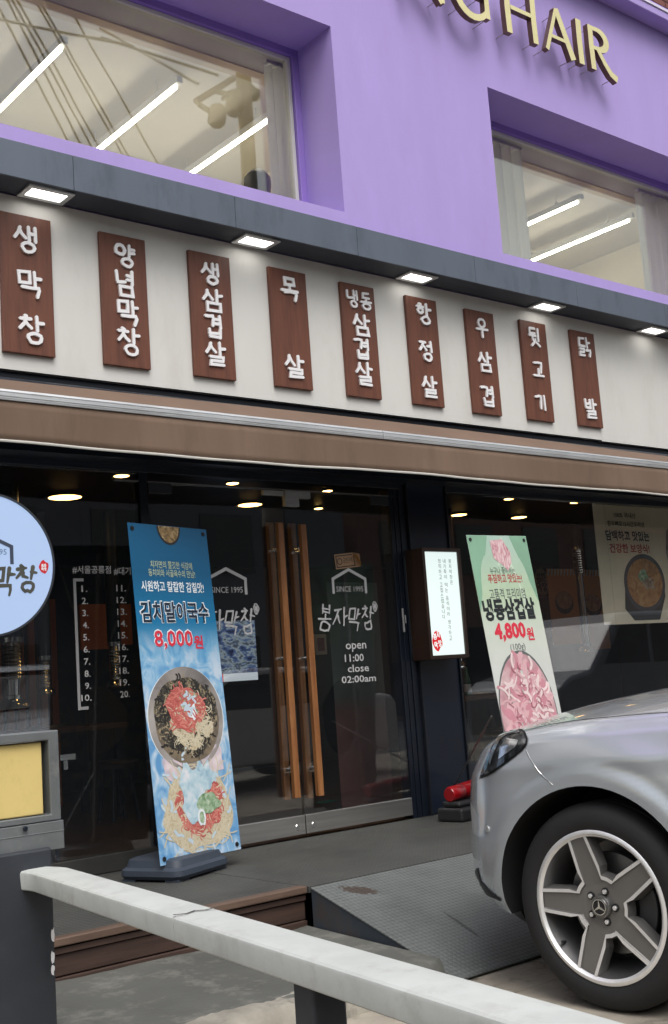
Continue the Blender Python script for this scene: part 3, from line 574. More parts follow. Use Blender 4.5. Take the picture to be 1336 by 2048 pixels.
# doors: two frameless glass leaves
def quadpx(x0, y0, x1, y1, x2, y2, Y): return PY(x0, y0, Y), PY(x1, y1, Y), PY(x2, y2, Y)
def house_icon(fr, cx, z0, z1, wd, th, c=0.0):
    m = MB(); h = z1 - z0; m.stroke([(cx - wd / 2, z0), (cx - wd / 2, z1 - h * .42), (cx, z1 - th * .4), (cx + wd / 2, z1 - h * .42), (cx + wd / 2, z0)], th, c, c + .0006, fr, cap=1); return m
doors = []
for (x0, x1, n) in ((3.566, 4.577, 0), (4.585, 5.495, 1)):
    z0, z1 = 0.44, 2.50
    d = pane('door', x0, x1, z0 - 0.01, z1); doors.append(d)
    m = MB(); m.box(x0, x1, 0.325, z0, -0.018, 0.018, DF); r_ = build('bottom_rail', m, steel, d, bevel=0.003)
    for xx in ((x1 - .06,) if n == 0 else (x0 + .06,)):
        m = MB(); m.lathe([(0.0, 0.021), (0.016, 0.021), (0.019, 0.018)], Frame((xx, YD, 0.372), (1, 0, 0), (0, 0, 1)), 16); build('lock', m, chrome, d, smooth=40)
    m = MB()
    if n == 0: m.box(x1 - .16, x1 - .003, 2.468, 2.499, -.016, .016, DF)
    else: m.box(x0 + .001, x0 + .21, 2.457, 2.504, -.02, .02, DF); m.box(x0 + .001, x0 + .115, 2.40, 2.456, -.017, .017, DF)
    build('patch_fitting', m, alu, d, bevel=0.002)
    m = MB()
    m.box((x0 + .001) if n == 0 else (x1 - .16), (x0 + .16) if n == 0 else (x1 - .001), 2.44, 2.503, -.018, .018, DF); build('patch_fitting', m, charcoal, d, bevel=0.002)
# wooden pull bars outside and inside
HB = [(0, 5.925, (567, 1046), (584, 1597)), (1, 5.925, (606, 1049), (638, 1592)), (0, 6.075, (541, 1046), (571, 1600)), (1, 6.075, (586, 1047), (615, 1597))]
for dn, yy, a, b in HB:
    p = PY(*a, yy); q = PY(*b, yy); xm = (p.x + q.x) / 2; m = MB(); m.box(xm - .022, xm + .022, q.z, p.z, -.017, .017, wall_frame(yy)); hb = build('handle', m, handle_wood, doors[dn], bevel=0.003)
    m = MB(); s_ = 1 if yy < YD else -1
    for t in (.1, .5, .9): z = q.z + (p.z - q.z) * t; m.tube([(xm, YD - s_ * .005, z), (xm, yy + s_ * .018, z)], .013, 12)
    build('standoff', m, chrome, hb, smooth=40)
# vinyl lettering on the doors and the left window
VF = wall_frame(YD - 0.0052); VN = Vector((0, -1, 0))
def logo(fr, x0, x1, z0, z1, wd, parent, material, c=0.0):
    ww = x1 - x0; hh = z1 - z0
    spec = [('봉', .0, .2, -.12, 1.0), ('자', .25, .48, .05, .78), ('막', .50, .70, .08, .95), ('창', .73, .94, .02, .98)]
    for k, (ch, a, b, y0, y1) in enumerate(spec): m = MB(); hangul(m, ch, fr, x0 + a * ww, x0 + b * ww, z1 - y1 * hh, z1 - y0 * hh, c, c + .0004, wd, .06, 60 + k, .0001, .2, True); build('lettering', m, material, parent)
    m = MB(); m.stroke(blob(x0 + .985 * ww, z1 - .0 * hh, .035 * ww, .2 * hh, 14, .15, 4), wd * .55, c, c + .0004, fr, True)
    for k in range(5): m.stroke([(x0 + (.962 + .01 * k) * ww, z1 + (.13 - .05 * (k % 2)) * hh), (x0 + (.968 + .009 * k) * ww, z1 - (.05 + .06 * (k % 3)) * hh)], wd * .4, c, c + .0005 + .0001 * k, fr)
    build('seal', m, material, parent)
for d, cx, s in ((0, PY(452, 1160, YD).x, 1.0), (1, PY(697, 1155, YD).x, 1.0)):
    zt_ = PY(697, 1137, YD).z; zb_ = PY(697, 1187, YD).z
    build('house_icon', house_icon(VF, cx, zb_, zt_, 0.285, 0.020), decal, doors[d])
    m = MB(); text_on(m, 'SINCE 1995', VF, cx - .118, cx + .118, zb_ + .012, zb_ + .048, .0004); build('lettering', m, decal, doors[d])
    lx = PY(637, 1230, YD).x + (cx - PY(697, 1155, YD).x); logo(VF, lx, lx + 0.50, PY(700, 1262, YD).z, PY(700, 1214, YD).z, 0.0125, doors[d], decal)
for s, q in (('open', ((692, 1302), (733, 1299), (692, 1287))), ('11:00', ((690, 1324), (728, 1322), (689, 1309))), ('close', ((696, 1345), (738, 1342), (695, 1330))), ('02:00am', ((684, 1367), (752, 1362), (683, 1353)))):
    m = MB(); bl, br, tl_ = [PY(*p, YD - .0052) for p in q]; text_on(m, s, VF, bl.x, br.x, min(bl.z, br.z) - (.008 if s == 'open' else 0), tl_.z, .0004, 0.012); build('opening_hours', m, decal, doors[1])
# peeling paper notice on the right door
m = MB(); nf = Frame(PY(672, 1139, YD - .006), (1, 0, .1), (-.1, 0, 1)); m.add([nf(0, 0, .001), nf(.22, 0, .003), nf(.2, .085, .03), nf(.17, .1, .004), nf(0, .1, .001)], [(0, 1, 2, 3, 4)])
nt_ = build('paper_notice', m, mat('tan_paper', rgb(176, 142, 112), 0.7, var=0.1), doors[1])
m = MB(); m.stroke([(.012, .012), (.17, .012), (.165, .088), (.012, .088)], .006, .003, .0035, nf, True); m.stroke(circle(.04, .05, .02, 14), .005, .003, .0036, nf, True); text_on(m, '금연구역', nf, .07, .15, .035, .07, .0042); build('notice_print', m, black_plastic, nt_)
m = MB(); m.add([nf(.16, .1, .005), nf(.22, .0, .004), nf(.185, .03, .05), nf(.165, .07, .045)], [(0, 1, 2, 3)]); build('peeled_corner', m, mat('gold_paper', rgb(206, 160, 88), 0.35, 0.3, var=0.1), nt_)
# waiting list lettering on the left window
wl_parent = [o for o in bpy.data.objects if o.name.startswith('window') and o.parent == bld and o.data and any(abs(v.co.x + 5.0 - 2.58) < 0.01 for v in o.data.vertices)]
wlp = wl_parent[0] if wl_parent else bld
def tpx(s, x0, x1, yb, yt, bold=0.0):
    m = MB(); a = PY(x0, yb, YD - .0052); b = PY(x1, yb, YD - .0052); t = PY(x0, yt, YD - .0052); text_on(m, s, VF, a.x, b.x, a.z, t.z, .0004, bold); build('list_lettering', m, decal, wlp)
tpx('#서울공릉점', 145, 222, 1147, 1131, .01); tpx('#대기자', 228, 276, 1150, 1134, .01)
for i in range(10):
    y = 1184 + i * 24.3; x = 163 + i * 0.9
    tpx('%d.' % (i + 1), x + (0 if i < 9 else -8), x + (12 if i < 9 else 12), y, y - 13, .008)
    y2 = 1183 + i * 23.6; x2 = 233 + i * 0.85; tpx('%d.' % (i + 11), x2, x2 + 19, y2, y2 - 13, .008)
m = MB(); a = PY(148, 1158, YD).x; b = PY(166, 1158, YD).x; zt_ = PY(150, 1160, YD).z; zb_ = PY(160, 1417, YD).z; m.stroke([(b, zt_), (a, zt_), (a, zb_), (b, zb_)], .017, 0, .0005, VF, cap=1); build('bracket_mark', m, decal_grey, wlp)
# ================================================================== SIGNS AND BANNERS
# framed light box on the dark column
lb = thing('light_box', 'glowing white light box sign in brown wooden frame on the dark column', 'sign', (5.84, 5.95, 1.35))
LBF = wall_frame(5.80); brown_frame = woodmat('dark_frame_wood', rgb(40, 26, 20), rgb(66, 46, 36), 0.45, 2, 10)
lx0, lx1, lz0, lz1 = PY(846, 1104, 5.80).x - .02, PY(914, 1108, 5.80).x + .025, PY(862, 1312, 5.80).z - .025, PY(848, 1104, 5.80).z + .03
m = MB(); o_ = [(lx0, lz0), (lx1, lz0), (lx1, lz1), (lx0, lz1)]; k = .026; i_ = [(lx0 + k, lz0 + k), (lx1 - k, lz0 + k), (lx1 - k, lz1 - k), (lx0 + k, lz1 - k)]
m.ring(o_, i_, -0.165, 0.012, LBF); build('frame', m, brown_frame, lb, bevel=0.003)
m = MB(); m.box(lx0 + k + .001, lx1 - k - .001, lz0 + k + .001, lz1 - k - .001, -0.02, -0.004, LBF); lf = build('light_panel', m, emis('lightbox_face', (0.80, 0.93, 0.90), 0.62, (.3, .32, .32)), lb)
ink = mat('dark_ink', rgb(62, 78, 78), 0.6); red_ink = mat('red_ink', rgb(200, 26, 36), 0.5)
gw_, gh_ = lx1 - lx0 - 2 * k, lz1 - lz0 - 2 * k
for s, fa, top, size in (('봉자막창은', .77, .93, .037), ('내가족이 먹는 음식이라 생각하고', .60, .93, .037), ('정직하고 고집스럽습니다', .45, .93, .037)):
    m = MB(); z = lz0 + k + top * gh_; xc = lx0 + k + fa * gw_
    for ch in s:
        if ch != ' ': text_on(m, ch, LBF, xc - .013, xc + .013, z - .03, z, -.0032)
        z -= size if ch != ' ' else size * .5
    tag(build('lettering', m, ink, lf), kind='stuff')
m = MB(); xc = lx0 + k + .2 * gw_; zc = lz0 + k + .14 * gh_; m.prism(blob(xc, zc, .043, .07, 26, .1, 3), -.0035, -.003, LBF); build('seal', m, emis('lit_red_seal', (0.75, 0.012, 0.02), 0.5, (.3, .01, .015)), lf)
m = MB()
lit_white = emis('lit_white_seal', (0.85, 0.92, 0.90), 0.6, (.3, .3, .3))
for i, (ch, a, b) in enumerate((('봉', -.02, .03), ('자', .015, .045), ('막', -.015, -.03), ('창', .022, -.02))): hangul(m, ch, LBF, xc + a - .015, xc + a + .015, zc + b - .02, zc + b + .02, -.0028, -.0026, .006, .03, i, .00005)
build('seal_lettering', m, lit_white, lf)

# round illuminated sign at the left edge
rsn = thing('round_sign', 'round pale-blue illuminated sign with calligraphy logo at the left edge', 'sign', (2.25, 5.3, 1.92))
cR = PY(-30, 1128, 5.25); RF = wall_frame(5.25); cx, cz = PY(109, 1126, 5.25).x - .345, cR.z
m = MB(); m.prism(circle(cx, cz, .335, 64), -.008, .0, RF); rf = build('light_face', m, emis('round_sign_face', (0.42, 0.60, 0.95), 0.36, (0.22, 0.27, 0.36)), rsn)
m = MB(); m.ring(circle(cx, cz, .345, 64), circle(cx, cz, .336, 64), -.10, .004, RF); build('rim', m, charcoal, rsn)
m = MB(); m.prism(circle(cx, cz, .335, 48), -.10, -.09, RF); build('back', m, charcoal, rsn)
m = MB(); m.tube([(cx - .1, 5.33, cz + .3), (cx - .1, 5.33, 2.62)], .02, 8); m.tube([(cx - .1, 5.33, 2.62), (cx - .1, 6.0, 2.62)], .02, 8); build('bracket', m, black_metal, rsn)
lf2 = Frame((0, 5.249, 0), (1, 0, 0), (0, 0, 1)); brush = mat('brush_ink', rgb(74, 74, 66), 0.5, 0.0, var=0.3, vs=20)
build('house_icon', house_icon(lf2, cx + .005, cz + .0, cz + .145, .24, .018), mat('icon_ink', rgb(58, 66, 84), .5), rf)
m = MB(); text_on(m, 'SINCE 1995', lf2, cx - .1, cx + .1, cz + .045, cz + .072, .0004); build('lettering', m, mat('blue_ink', rgb(88, 110, 140), .5), rf)
m = MB()
for i, (ch, a, b, c, d) in enumerate((('봉', -.25, -.13, -.13, .0), ('자', -.11, .01, -.12, -.01), ('막', .02, .13, -.15, -.02), ('창', .145, .25, -.13, -.01))): hangul(m, ch, lf2, cx + a, cx + b, cz + c, cz + d, 0, .0004, .017, .05, 70 + i, .0001, .1, True)
build('logo_lettering', m, brush, rf)
m = MB(); m.prism(blob(cx + .288, cz - .012, .023, .032, 20, .12, 8), 0, .0004, lf2); build('seal', m, red_ink, rf)
m = MB()
for i, ch in enumerate('봉자막창'): hangul(m, ch, lf2, cx + .275 + .014 * (i % 2), cx + .286 + .014 * (i % 2), cz - .012 - .018 * (i // 2), cz + .002 - .018 * (i // 2), .0006, .0008, .003, .03, i, .00002)
build('seal_lettering', m, letter_white, rf)

# --- banner helper: a frame from its bottom centre, turn, lean back and roll
def banner_frame(p, yaw, lean, roll, w_):
    r0 = Vector((math.cos(yaw), math.sin(yaw), 0)); nn = Vector((-math.sin(yaw), math.cos(yaw), 0)); u0 = Vector((0, 0, 1)) * math.cos(lean) + nn * math.sin(lean)
    r1 = r0 * math.cos(roll) + u0 * math.sin(roll); u1 = u0 * math.cos(roll) - r0 * math.sin(roll); return Frame(Vector(p) - r1 * (w_ / 2), r1, u1)
def sheet(fr, w_, h_, bow=0.006, t=0.0012, nx=14, ny=30):
    m = MB(); f = lambda a, b: bow * math.sin(math.pi * a / w_) * math.sin(math.pi * b / h_)
    for s_ in (0, 1):
        k0 = len(m.v); m.v += [fr(w_ * i / nx, h_ * j / ny, f(w_ * i / nx, h_ * j / ny) - t * s_) for j in range(ny + 1) for i in range(nx + 1)]
        for j in range(ny):
            for i in range(nx): q = (k0 + j * (nx + 1) + i, k0 + j * (nx + 1) + i + 1, k0 + (j + 1) * (nx + 1) + i + 1, k0 + (j + 1) * (nx + 1) + i); m.f.append(q if not s_ else q[::-1])
    return m
def eyelets(fr, w_, h_, parent, bow=0.006):
    for a, b in ((.03, .03), (w_ - .03, .03), (.03, h_ - .03), (w_ - .03, h_ - .03)):
        m = MB(); m.lathe([(.005, .001), (.006, .004), (.012, .004), (.013, .0005)], Frame(fr(a, b, 0.001), fr.r, fr.u), 12); m.tube([fr(a, b, -.03), fr(a, b, .006)], .004, 6); build('eyelet', m, black_plastic, parent)
def stand(parent, fr, w_, h_, base_c, base_sz, yaw, material, back=0.05):
    m = MB(); top = fr(w_ / 2, h_ * .97, -back * .3); bot = Vector((base_c[0], base_c[1], base_c[2] + .1))
    m.tube([bot, bot.lerp(top, .5), top], .011, 8); build('pole', m, steel, parent, smooth=40)
    m = MB()
    for b in (.03, h_ - .03):
        for a in (.03, w_ - .03): m.tube([bot.lerp(top, .55 if b > 1 else .25), fr(a, b, -.012)], .0045, 6)
    build('spring_arm', m, steel, parent)
    bf = Frame(base_c, (math.cos(yaw), math.sin(yaw), 0), (-math.sin(yaw), math.cos(yaw), 0)); sx, sy, sz = base_sz
    def rr(k, r=.05): x, y = sx / 2 - k, sy / 2 - k; return [(cx_ + r * math.cos(R(a)), cy_ + r * math.sin(R(a))) for cx_, cy_, a0 in ((x - r, y - r, 0), (-x + r, y - r, 90), (-x + r, -y + r, 180), (x - r, -y + r, 270)) for a in (a0, a0 + 30, a0 + 60, a0 + 90)]
    m = MB(); L = [(.012, .012), (0.0, .03), (.002, .5 * sz), (.02, .62 * sz), (.03, .92 * sz), (.05, sz)]; n = 16; vs = []
    for kk, z in L: vs += [bf(a, b, z) for a, b in rr(kk)]
    m.add(vs, [(j * n + i, j * n + (i + 1) % n, (j + 1) * n + (i + 1) % n, (j + 1) * n + i) for j in range(len(L) - 1) for i in range(n)] + [tuple(range(n - 1, -1, -1)), tuple(range((len(L) - 1) * n, len(L) * n))])
    for a, b in ((sx * .36, sy * .34), (-sx * .36, sy * .34), (sx * .36, -sy * .34), (-sx * .36, -sy * .34)): m.box(a - .05, a + .05, b - .04, b + .04, 0.0, .014, bf)
    build('base', m, material, parent, smooth=35)
    m = MB(); m.lathe([(0, sz + .03), (.025, sz + .03), (.03, sz - .002)], bf, 14); build('pole_socket', m, black_plastic, parent, smooth=30)
# printed pictures: small procedural print materials
def printmat(name, cols, scale, rough=0.45, stretch=(1, 1, 1), detail=6, dist=0.6):
    if name in MATS: return MATS[name]
    m, nt, bs = newmat(name); v = coords(nt, stretch); n = N(nt, 'ShaderNodeTexNoise'); n.inputs['Scale'].default_value = scale; n.inputs['Detail'].default_value = detail; n.inputs['Distortion'].default_value = dist
    nt.links.new(v, n.inputs['Vector']); k = len(cols); c = ramp(nt, n.outputs['Fac'], [(0.30 + 0.42 * i / max(1, k - 1), c_) for i, c_ in enumerate(cols)])
    nt.links.new(c, bs.inputs['Base Color']); bs.inputs['Roughness'].default_value = rough; MATS[name] = m; return m

# --- blue noodle banner by the left window
BF = banner_frame((3.458, 5.434, 0.384), R(12.17), R(4.854), R(-0.594), 0.6)
bb = thing('banner_stand', 'blue banner stand with noodle bowl picture and 8,000 won price beside the doors', 'banner', (3.46, 5.52, ZD), 'banner stands')
m_, nt, bs = newmat('blue_banner_print'); tc = N(nt, 'ShaderNodeTexCoord'); sp = N(nt, 'ShaderNodeSeparateXYZ'); nt.links.new(tc.outputs['Object'], sp.inputs[0])
grad = mth(nt, 'DIVIDE', mth(nt, 'SUBTRACT', sp.outputs[2], 0.09), 1.78)
gc = ramp(nt, grad, [(0.0, rgb(128, 172, 214)), (0.35, rgb(150, 186, 214)), (0.58, rgb(110, 170, 206)), (0.70, rgb(16, 112, 158)), (0.85, rgb(2, 84, 124)), (1.0, rgb(4, 92, 136))])
vv = coords(nt, (1, 1, 0.7)); nz = N(nt, 'ShaderNodeTexNoise'); nz.inputs['Scale'].default_value = 11; nz.inputs['Detail'].default_value = 7; nz.inputs['Distortion'].default_value = 1.2; nt.links.new(vv, nz.inputs['Vector'])
ice = ramp(nt, nz.outputs['Fac'], [(0.36, rgb(78, 142, 196)), (0.5, rgb(146, 186, 216)), (0.64, rgb(206, 216, 228))])
msk = ramp(nt, grad, [(0.55, (0.8, 0.8, 0.8)), (0.68, (0, 0, 0))]); cc = mixc(nt, msk, gc, ice); nt.links.new(cc, bs.inputs['Base Color']); bs.inputs['Roughness'].default_value = 0.4
bsheet = build('banner', sheet(BF, .6, 1.8), m_, bb, smooth=60); eyelets(BF, .6, 1.8, bb)
def bow_c(a, b, w_=.6, h_=1.8, bow=.006): return bow * math.sin(math.pi * a / w_) * math.sin(math.pi * b / h_)
class Bent:                                            # frame that follows the slight bow of the sheet
    def __init__(s, fr): s.fr = fr; s.r, s.u, s.n = fr.r, fr.u, fr.n
    def __call__(s, a, b, c=0.0): return s.fr(a, b, c + bow_c(a, b))
def fpos(fr, px, py):                                  # where the sight line of a pixel meets a banner's plane, in banner metres
    d = ray(px, py); t = (fr.o - CAMP).dot(fr.n) / d.dot(fr.n); p = CAMP + d * t - fr.o; return p.dot(fr.r), p.dot(fr.u)
BB = Bent(BF)
def btext(fr, bent, s, bl, br, h, c, material, parent, bold=0.0, name='lettering'):
    a0, b0 = fpos(fr, *bl); a1, b1 = fpos(fr, *br); m = MB(); text_on(m, s, bent, a0, a1, (b0 + b1) / 2, (b0 + b1) / 2 + h, c, bold); return build(name, m, material, parent)
yel = mat('print_pale_yellow', rgb(168, 180, 150), .5); wht = mat('print_white', rgb(226, 232, 236), .5); nvy = mat('print_navy', rgb(22, 38, 58), .5); redp = mat('print_red', rgb(206, 44, 66), .5)
btext(BF, BB, '치자면의 쫄깃한 식감에', (301, 1137), (384, 1139), .042, .001, yel, bsheet, .012); btext(BF, BB, '동치미와 사골육수의 만남!', (297, 1153), (390, 1156), .042, .001, yel, bsheet, .012)
btext(BF, BB, '시원하고 칼칼한 감칠맛!', (283, 1182), (408, 1187), .06, .001, wht, bsheet, .018)
btext(BF, BB, '김치말이국수', (281, 1248), (420, 1246), .125, .0010, wht, bsheet, .055); btext(BF, BB, '김치말이국수', (283, 1247), (418, 1245), .117, .0018, nvy, bsheet, .026)
btext(BF, BB, '8,000', (309, 1301), (387, 1299), .115, .0010, wht, bsheet, .045); btext(BF, BB, '8,000', (310, 1300), (386, 1298), .105, .0018, redp, bsheet, .02)
btext(BF, BB, '원', (388, 1298), (406, 1297), .075, .0018, redp, bsheet, .03)
def disc_px(fr, bent, c, rx, ry, poly, c0, material, parent, name='print'):
    m = MB(); m.prism(poly, c0, c0 + .0004, bent); return build(name, m, material, parent)
steelp = printmat('print_steel', [rgb(92, 88, 88), rgb(148, 142, 138), rgb(176, 170, 166)], 5, .3); seaw = printmat('print_seaweed', [rgb(34, 34, 32), rgb(66, 62, 56), rgb(152, 140, 112)], 46, .5, dist=1.5)
kim = printmat('print_kimchi', [rgb(162, 78, 74), rgb(190, 98, 90), rgb(206, 140, 126)], 30, .5, (1, 1, 3)); ndl = printmat('print_noodle', [rgb(176, 158, 118), rgb(198, 186, 158), rgb(212, 206, 192)], 26, .5, (2.5, 1, 1), 8, 2.0)
grn = printmat('print_green', [rgb(84, 122, 84), rgb(142, 170, 136), rgb(206, 214, 196)], 34, .5); icep = printmat('print_ice', [rgb(140, 176, 196), rgb(184, 208, 218), rgb(226, 226, 232)], 18, .4)
pinkp = printmat('print_pale_pink', [rgb(186, 178, 192), rgb(214, 198, 204), rgb(232, 222, 222)], 12, .5); brothp = printmat('print_broth', [rgb(86, 78, 68), rgb(116, 104, 88), rgb(140, 124, 100)], 9, .5)
ca, cb = fpos(BF, 373, 1436); r1 = fpos(BF, 446, 1430)[0] - ca
lay = [(circle(ca, cb, r1, 48, r1 * .98), wht, .0008), (circle(ca, cb, r1 * .98, 48), steelp, .0014), (blob(ca + .005, cb - .02, r1 * .84, r1 * .78, 32, .03, 1), brothp, .0020), (blob(ca - .01, cb + .02, r1 * .80, r1 * .72, 40, .09, 2), seaw, .0026),
       (blob(ca + .03, cb - .02, r1 * .5, r1 * .52, 34, .12, 3), ndl, .0032), (blob(ca - .01, cb + .055, r1 * .46, r1 * .40, 34, .12, 4), kim, .0038), (blob(ca + .02, cb + .085, r1 * .26, r1 * .22, 24, .2, 5), grn, .0044), (blob(ca + .035, cb + .03, r1 * .13, r1 * .15, 20, .2, 6), wht, .0050)]
for poly, mt, c0 in lay: disc_px(BF, BB, None, 0, 0, poly, c0, mt, bsheet, 'bowl_print')
def strand_part(spec, parent, fr):
    for i, (cx_, cy_, rx_, ry_, cnt, ln, wd_, c0, mt, hole) in enumerate(spec): m = MB(); strands(m, fr, cx_, cy_, rx_, ry_, cnt, ln, wd_, c0, 300 + i, hole); tag(build('print_strands', m, mt, parent), kind='stuff')
sp_dark = mat('print_fleck_dark', rgb(40, 38, 36), .5); sp_tan = mat('print_fleck_tan', rgb(150, 136, 110), .5); sp_red = mat('print_strand_red', rgb(186, 92, 86), .5); sp_pink = mat('print_strand_pink', rgb(206, 126, 114), .5); sp_crm = mat('print_strand_cream', rgb(206, 196, 170), .5); sp_wht = mat('print_strand_white', rgb(190, 208, 220), .5); sp_blu = mat('print_strand_blue', rgb(138, 176, 208), .5)
strand_part([(ca, cb + .01, r1 * .80, r1 * .76, 150, .022, .008, .0029, sp_tan, .35), (ca, cb, r1 * .82, r1 * .78, 150, .03, .010, .0031, sp_dark, .5), (ca + .03, cb - .03, r1 * .52, r1 * .5, 90, .06, .006, .0040, sp_crm, .3), (ca - .01, cb + .05, r1 * .46, r1 * .40, 60, .05, .009, .0048, sp_pink, 0), (ca - .01, cb + .05, r1 * .48, r1 * .42, 50, .05, .009, .0052, sp_red, .2), (ca + .02, cb + .07, r1 * .2, r1 * .2, 20, .03, .012, .0058, sp_wht, 0)], bsheet, BB)
ca, cb = fpos(BF, 400, 1612)
strand_part([(ca - .01, cb - .02, .25, .24, 160, .11, .007, .0014, sp_crm, .35), (ca - .02, cb + .02, .25, .29, 26, .04, .016, .0021, sp_wht, .6), (ca, cb, .17, .15, 90, .045, .008, .0022, sp_pink, .2), (ca, cb, .17, .15, 50, .04, .008, .0023, sp_red, .4)], bsheet, BB)
for poly, mt, c0 in [(blob(ca - .01, cb - .01, .25, .22, 44, .1, 11), ndl, .0008), (blob(ca - .17, cb + .23, .07, .08, 20, .15, 12), pinkp, .0010), (blob(ca + .13, cb + .24, .08, .09, 20, .15, 13), pinkp, .0011), (blob(ca + .0, cb + .01, .17, .145, 40, .12, 14), kim, .0016), (blob(ca - .045, cb + .075, .095, .15, 60, .2, 15), icep, .0034), (blob(ca + .05, cb + .15, .07, .08, 50, .24, 18), icep, .0037), (blob(ca + .06, cb + .01, .085, .055, 24, .12, 16), grn, .0041), (blob(ca + .0, cb - .06, .03, .045, 18, .1, 17), wht, .0045), (blob(ca + .0, cb - .06, .018, .032, 18, .1, 19), grn, .0049)]:
    disc_px(BF, BB, None, 0, 0, poly, c0, mt, bsheet, 'noodle_print')
ca, cb = fpos(BF, 336, 1054); half = [(ca + .09 * math.cos(R(a)), 1.797 + .085 * math.sin(R(a)) * 1.25) for a in range(180, 361, 15)]
m = MB(); m.prism(half, .0008, .0012, BB); build('bowl_print', m, mat('print_dark_rim', rgb(44, 42, 40), .5), bsheet)
half2 = [(ca + .078 * math.cos(R(a)), 1.797 + .085 * math.sin(R(a)) * 1.1) for a in range(180, 361, 15)]; m = MB(); m.prism(half2, .0016, .002, BB); build('bowl_print', m, printmat('print_mixed_noodle', [rgb(66, 52, 40), rgb(150, 122, 80), rgb(196, 180, 140)], 40, .5), bsheet)
bc = PZ(352, 1742, ZD); stand(bb, BF, .6, 1.8, (3.36, 5.55, ZD), (.47, .40, .115), R(22), base_slate)

# --- green pork banner right of the column
GF = banner_frame((5.754, 4.992, 0.337), R(2.265), R(6.81), R(1.0), 0.6)
gb = thing('banner_stand', 'pale green banner stand with sliced pork picture and 4,800 won price behind the car', 'banner', (5.75, 5.1, ZD), 'banner stands')
m_, nt, bs = newmat('green_banner_print'); tc = N(nt, 'ShaderNodeTexCoord'); sp = N(nt, 'ShaderNodeSeparateXYZ'); nt.links.new(tc.outputs['Object'], sp.inputs[0])
grad = mth(nt, 'DIVIDE', mth(nt, 'SUBTRACT', sp.outputs[2], 0.04), 1.78); gc = ramp(nt, grad, [(0.0, rgb(196, 200, 200)), (0.5, rgb(204, 206, 202)), (0.66, rgb(196, 204, 190)), (0.78, rgb(172, 194, 160)), (1.0, rgb(160, 190, 176))])
gc = mixc(nt, 0.12, gc, ramp(nt, noise(nt, coords(nt), 5, 3), [(0.3, rgb(150, 170, 160)), (0.7, rgb(230, 232, 228))])); nt.links.new(gc, bs.inputs['Base Color']); bs.inputs['Roughness'].default_value = 0.4
gs = build('banner', sheet(GF, .6, 1.8), m_, gb, smooth=60); eyelets(GF, .6, 1.8, gb); GB = Bent(GF)
gtri = mat('print_green_triangle', rgb(128, 168, 142), .5); gtri2 = mat('print_light_ray', rgb(196, 212, 192), .5)
for tri, mt, c0 in (([(0.002, 1.30), (.0025, 1.798), (.2, 1.798)], gtri, .0006), ([(.598, 1.35), (.42, 1.798), (.598, 1.798)], gtri, .0006), ([(.1, 1.25), (.34, 1.798), (.5, 1.25)], gtri2, .0008)):
    m = MB(); m.prism(tri, c0, c0 + .0003, GB); build('print', m, mt, gs)
pork = printmat('print_pork', [rgb(158, 98, 110), rgb(196, 146, 154), rgb(212, 184, 186), rgb(224, 212, 210)], 13, .45, (3.0, 1, 1), 5, 1.8); blk = mat('print_black', rgb(30, 34, 36), .5); gryp = mat('print_grey', rgb(96, 100, 100), .5); ggr = mat('print_grey_green', rgb(104, 124, 108), .5); redt = mat('print_brick_red', rgb(178, 66, 66), .5)
ca, cb = fpos(GF, 1001, 1108); m = MB(); m.prism([(ca - .085, cb + .09), (ca + .04, cb + .1), (ca + .1, cb + .01), (ca + .09, cb - .06), (ca + .04, cb - .115), (ca - .01, cb - .07), (ca - .08, cb - .03)], .0012, .0016, GB); build('print', m, pork, gs)
btext(GF, GB, '누구나 좋아하는', (981, 1150), (1030, 1148), .05, .0014, ggr, gs, .01); btext(GF, GB, '푸짐하고 맛있는!', (977, 1166), (1045, 1166), .06, .0014, redt, gs, .018)
btext(GF, GB, '고품격 프리미엄', (980, 1198), (1052, 1198), .07, .0014, gryp, gs, .004); btext(GF, GB, '냉동삼겹살', (970, 1241), (1074, 1240), .145, .0014, blk, gs, .045)
btext(GF, GB, '4,800', (992, 1284), (1054, 1283), .125, .0014, redp, gs, .04); btext(GF, GB, '원', (1055, 1281), (1069, 1280), .085, .0014, redp, gs, .03); btext(GF, GB, '(100g)', (1021, 1304), (1051, 1304), .055, .0014, gryp, gs, .004)
ca, cb = fpos(GF, 1060, 1432); rx = .29
disc_px(GF, GB, None, 0, 0, circle(ca + .0, cb, rx * .97, 44, .42), .0008, gryp, gs, 'dish_print'); disc_px(GF, GB, None, 0, 0, circle(ca, cb - .004, rx * .94, 44, .405), .0014, printmat('print_dish', [rgb(168, 118, 128), rgb(196, 156, 162), rgb(214, 192, 192)], 7, .45), gs, 'dish_print')
pk_ = [mat('print_pork_a', rgb(196, 136, 148), .5), mat('print_pork_b', rgb(212, 170, 176), .5), mat('print_pork_c', rgb(226, 206, 206), .5), mat('print_pork_d', rgb(168, 104, 118), .5)]
strand_part([(ca, cb + .02, .20, .30, 60, .10, .045, .0018, pk_[1], 0), (ca, cb + .02, .22, .32, 60, .10, .030, .0026, pk_[0], 0), (ca, cb + .02, .22, .32, 70, .09, .020, .0034, pk_[2], 0), (ca, cb + .02, .21, .31, 50, .07, .016, .0042, pk_[1], 0), (ca, cb + .02, .22, .32, 34, .05, .009, .0050, pk_[3], 0)], gs, GB)
stand(gb, GF, .6, 1.8, (5.80, 5.16, ZD), (.5, .4, .12), R(0), charcoal)
# thin rod of the stand reaching down to the left
pa = PY(983, 1432, 5.2); pb_ = PZ(888, 1612, ZD + .01)
m = MB(); m.tube([pa, pb_], .006, 8); build('stay_rod', m, steel, gb)

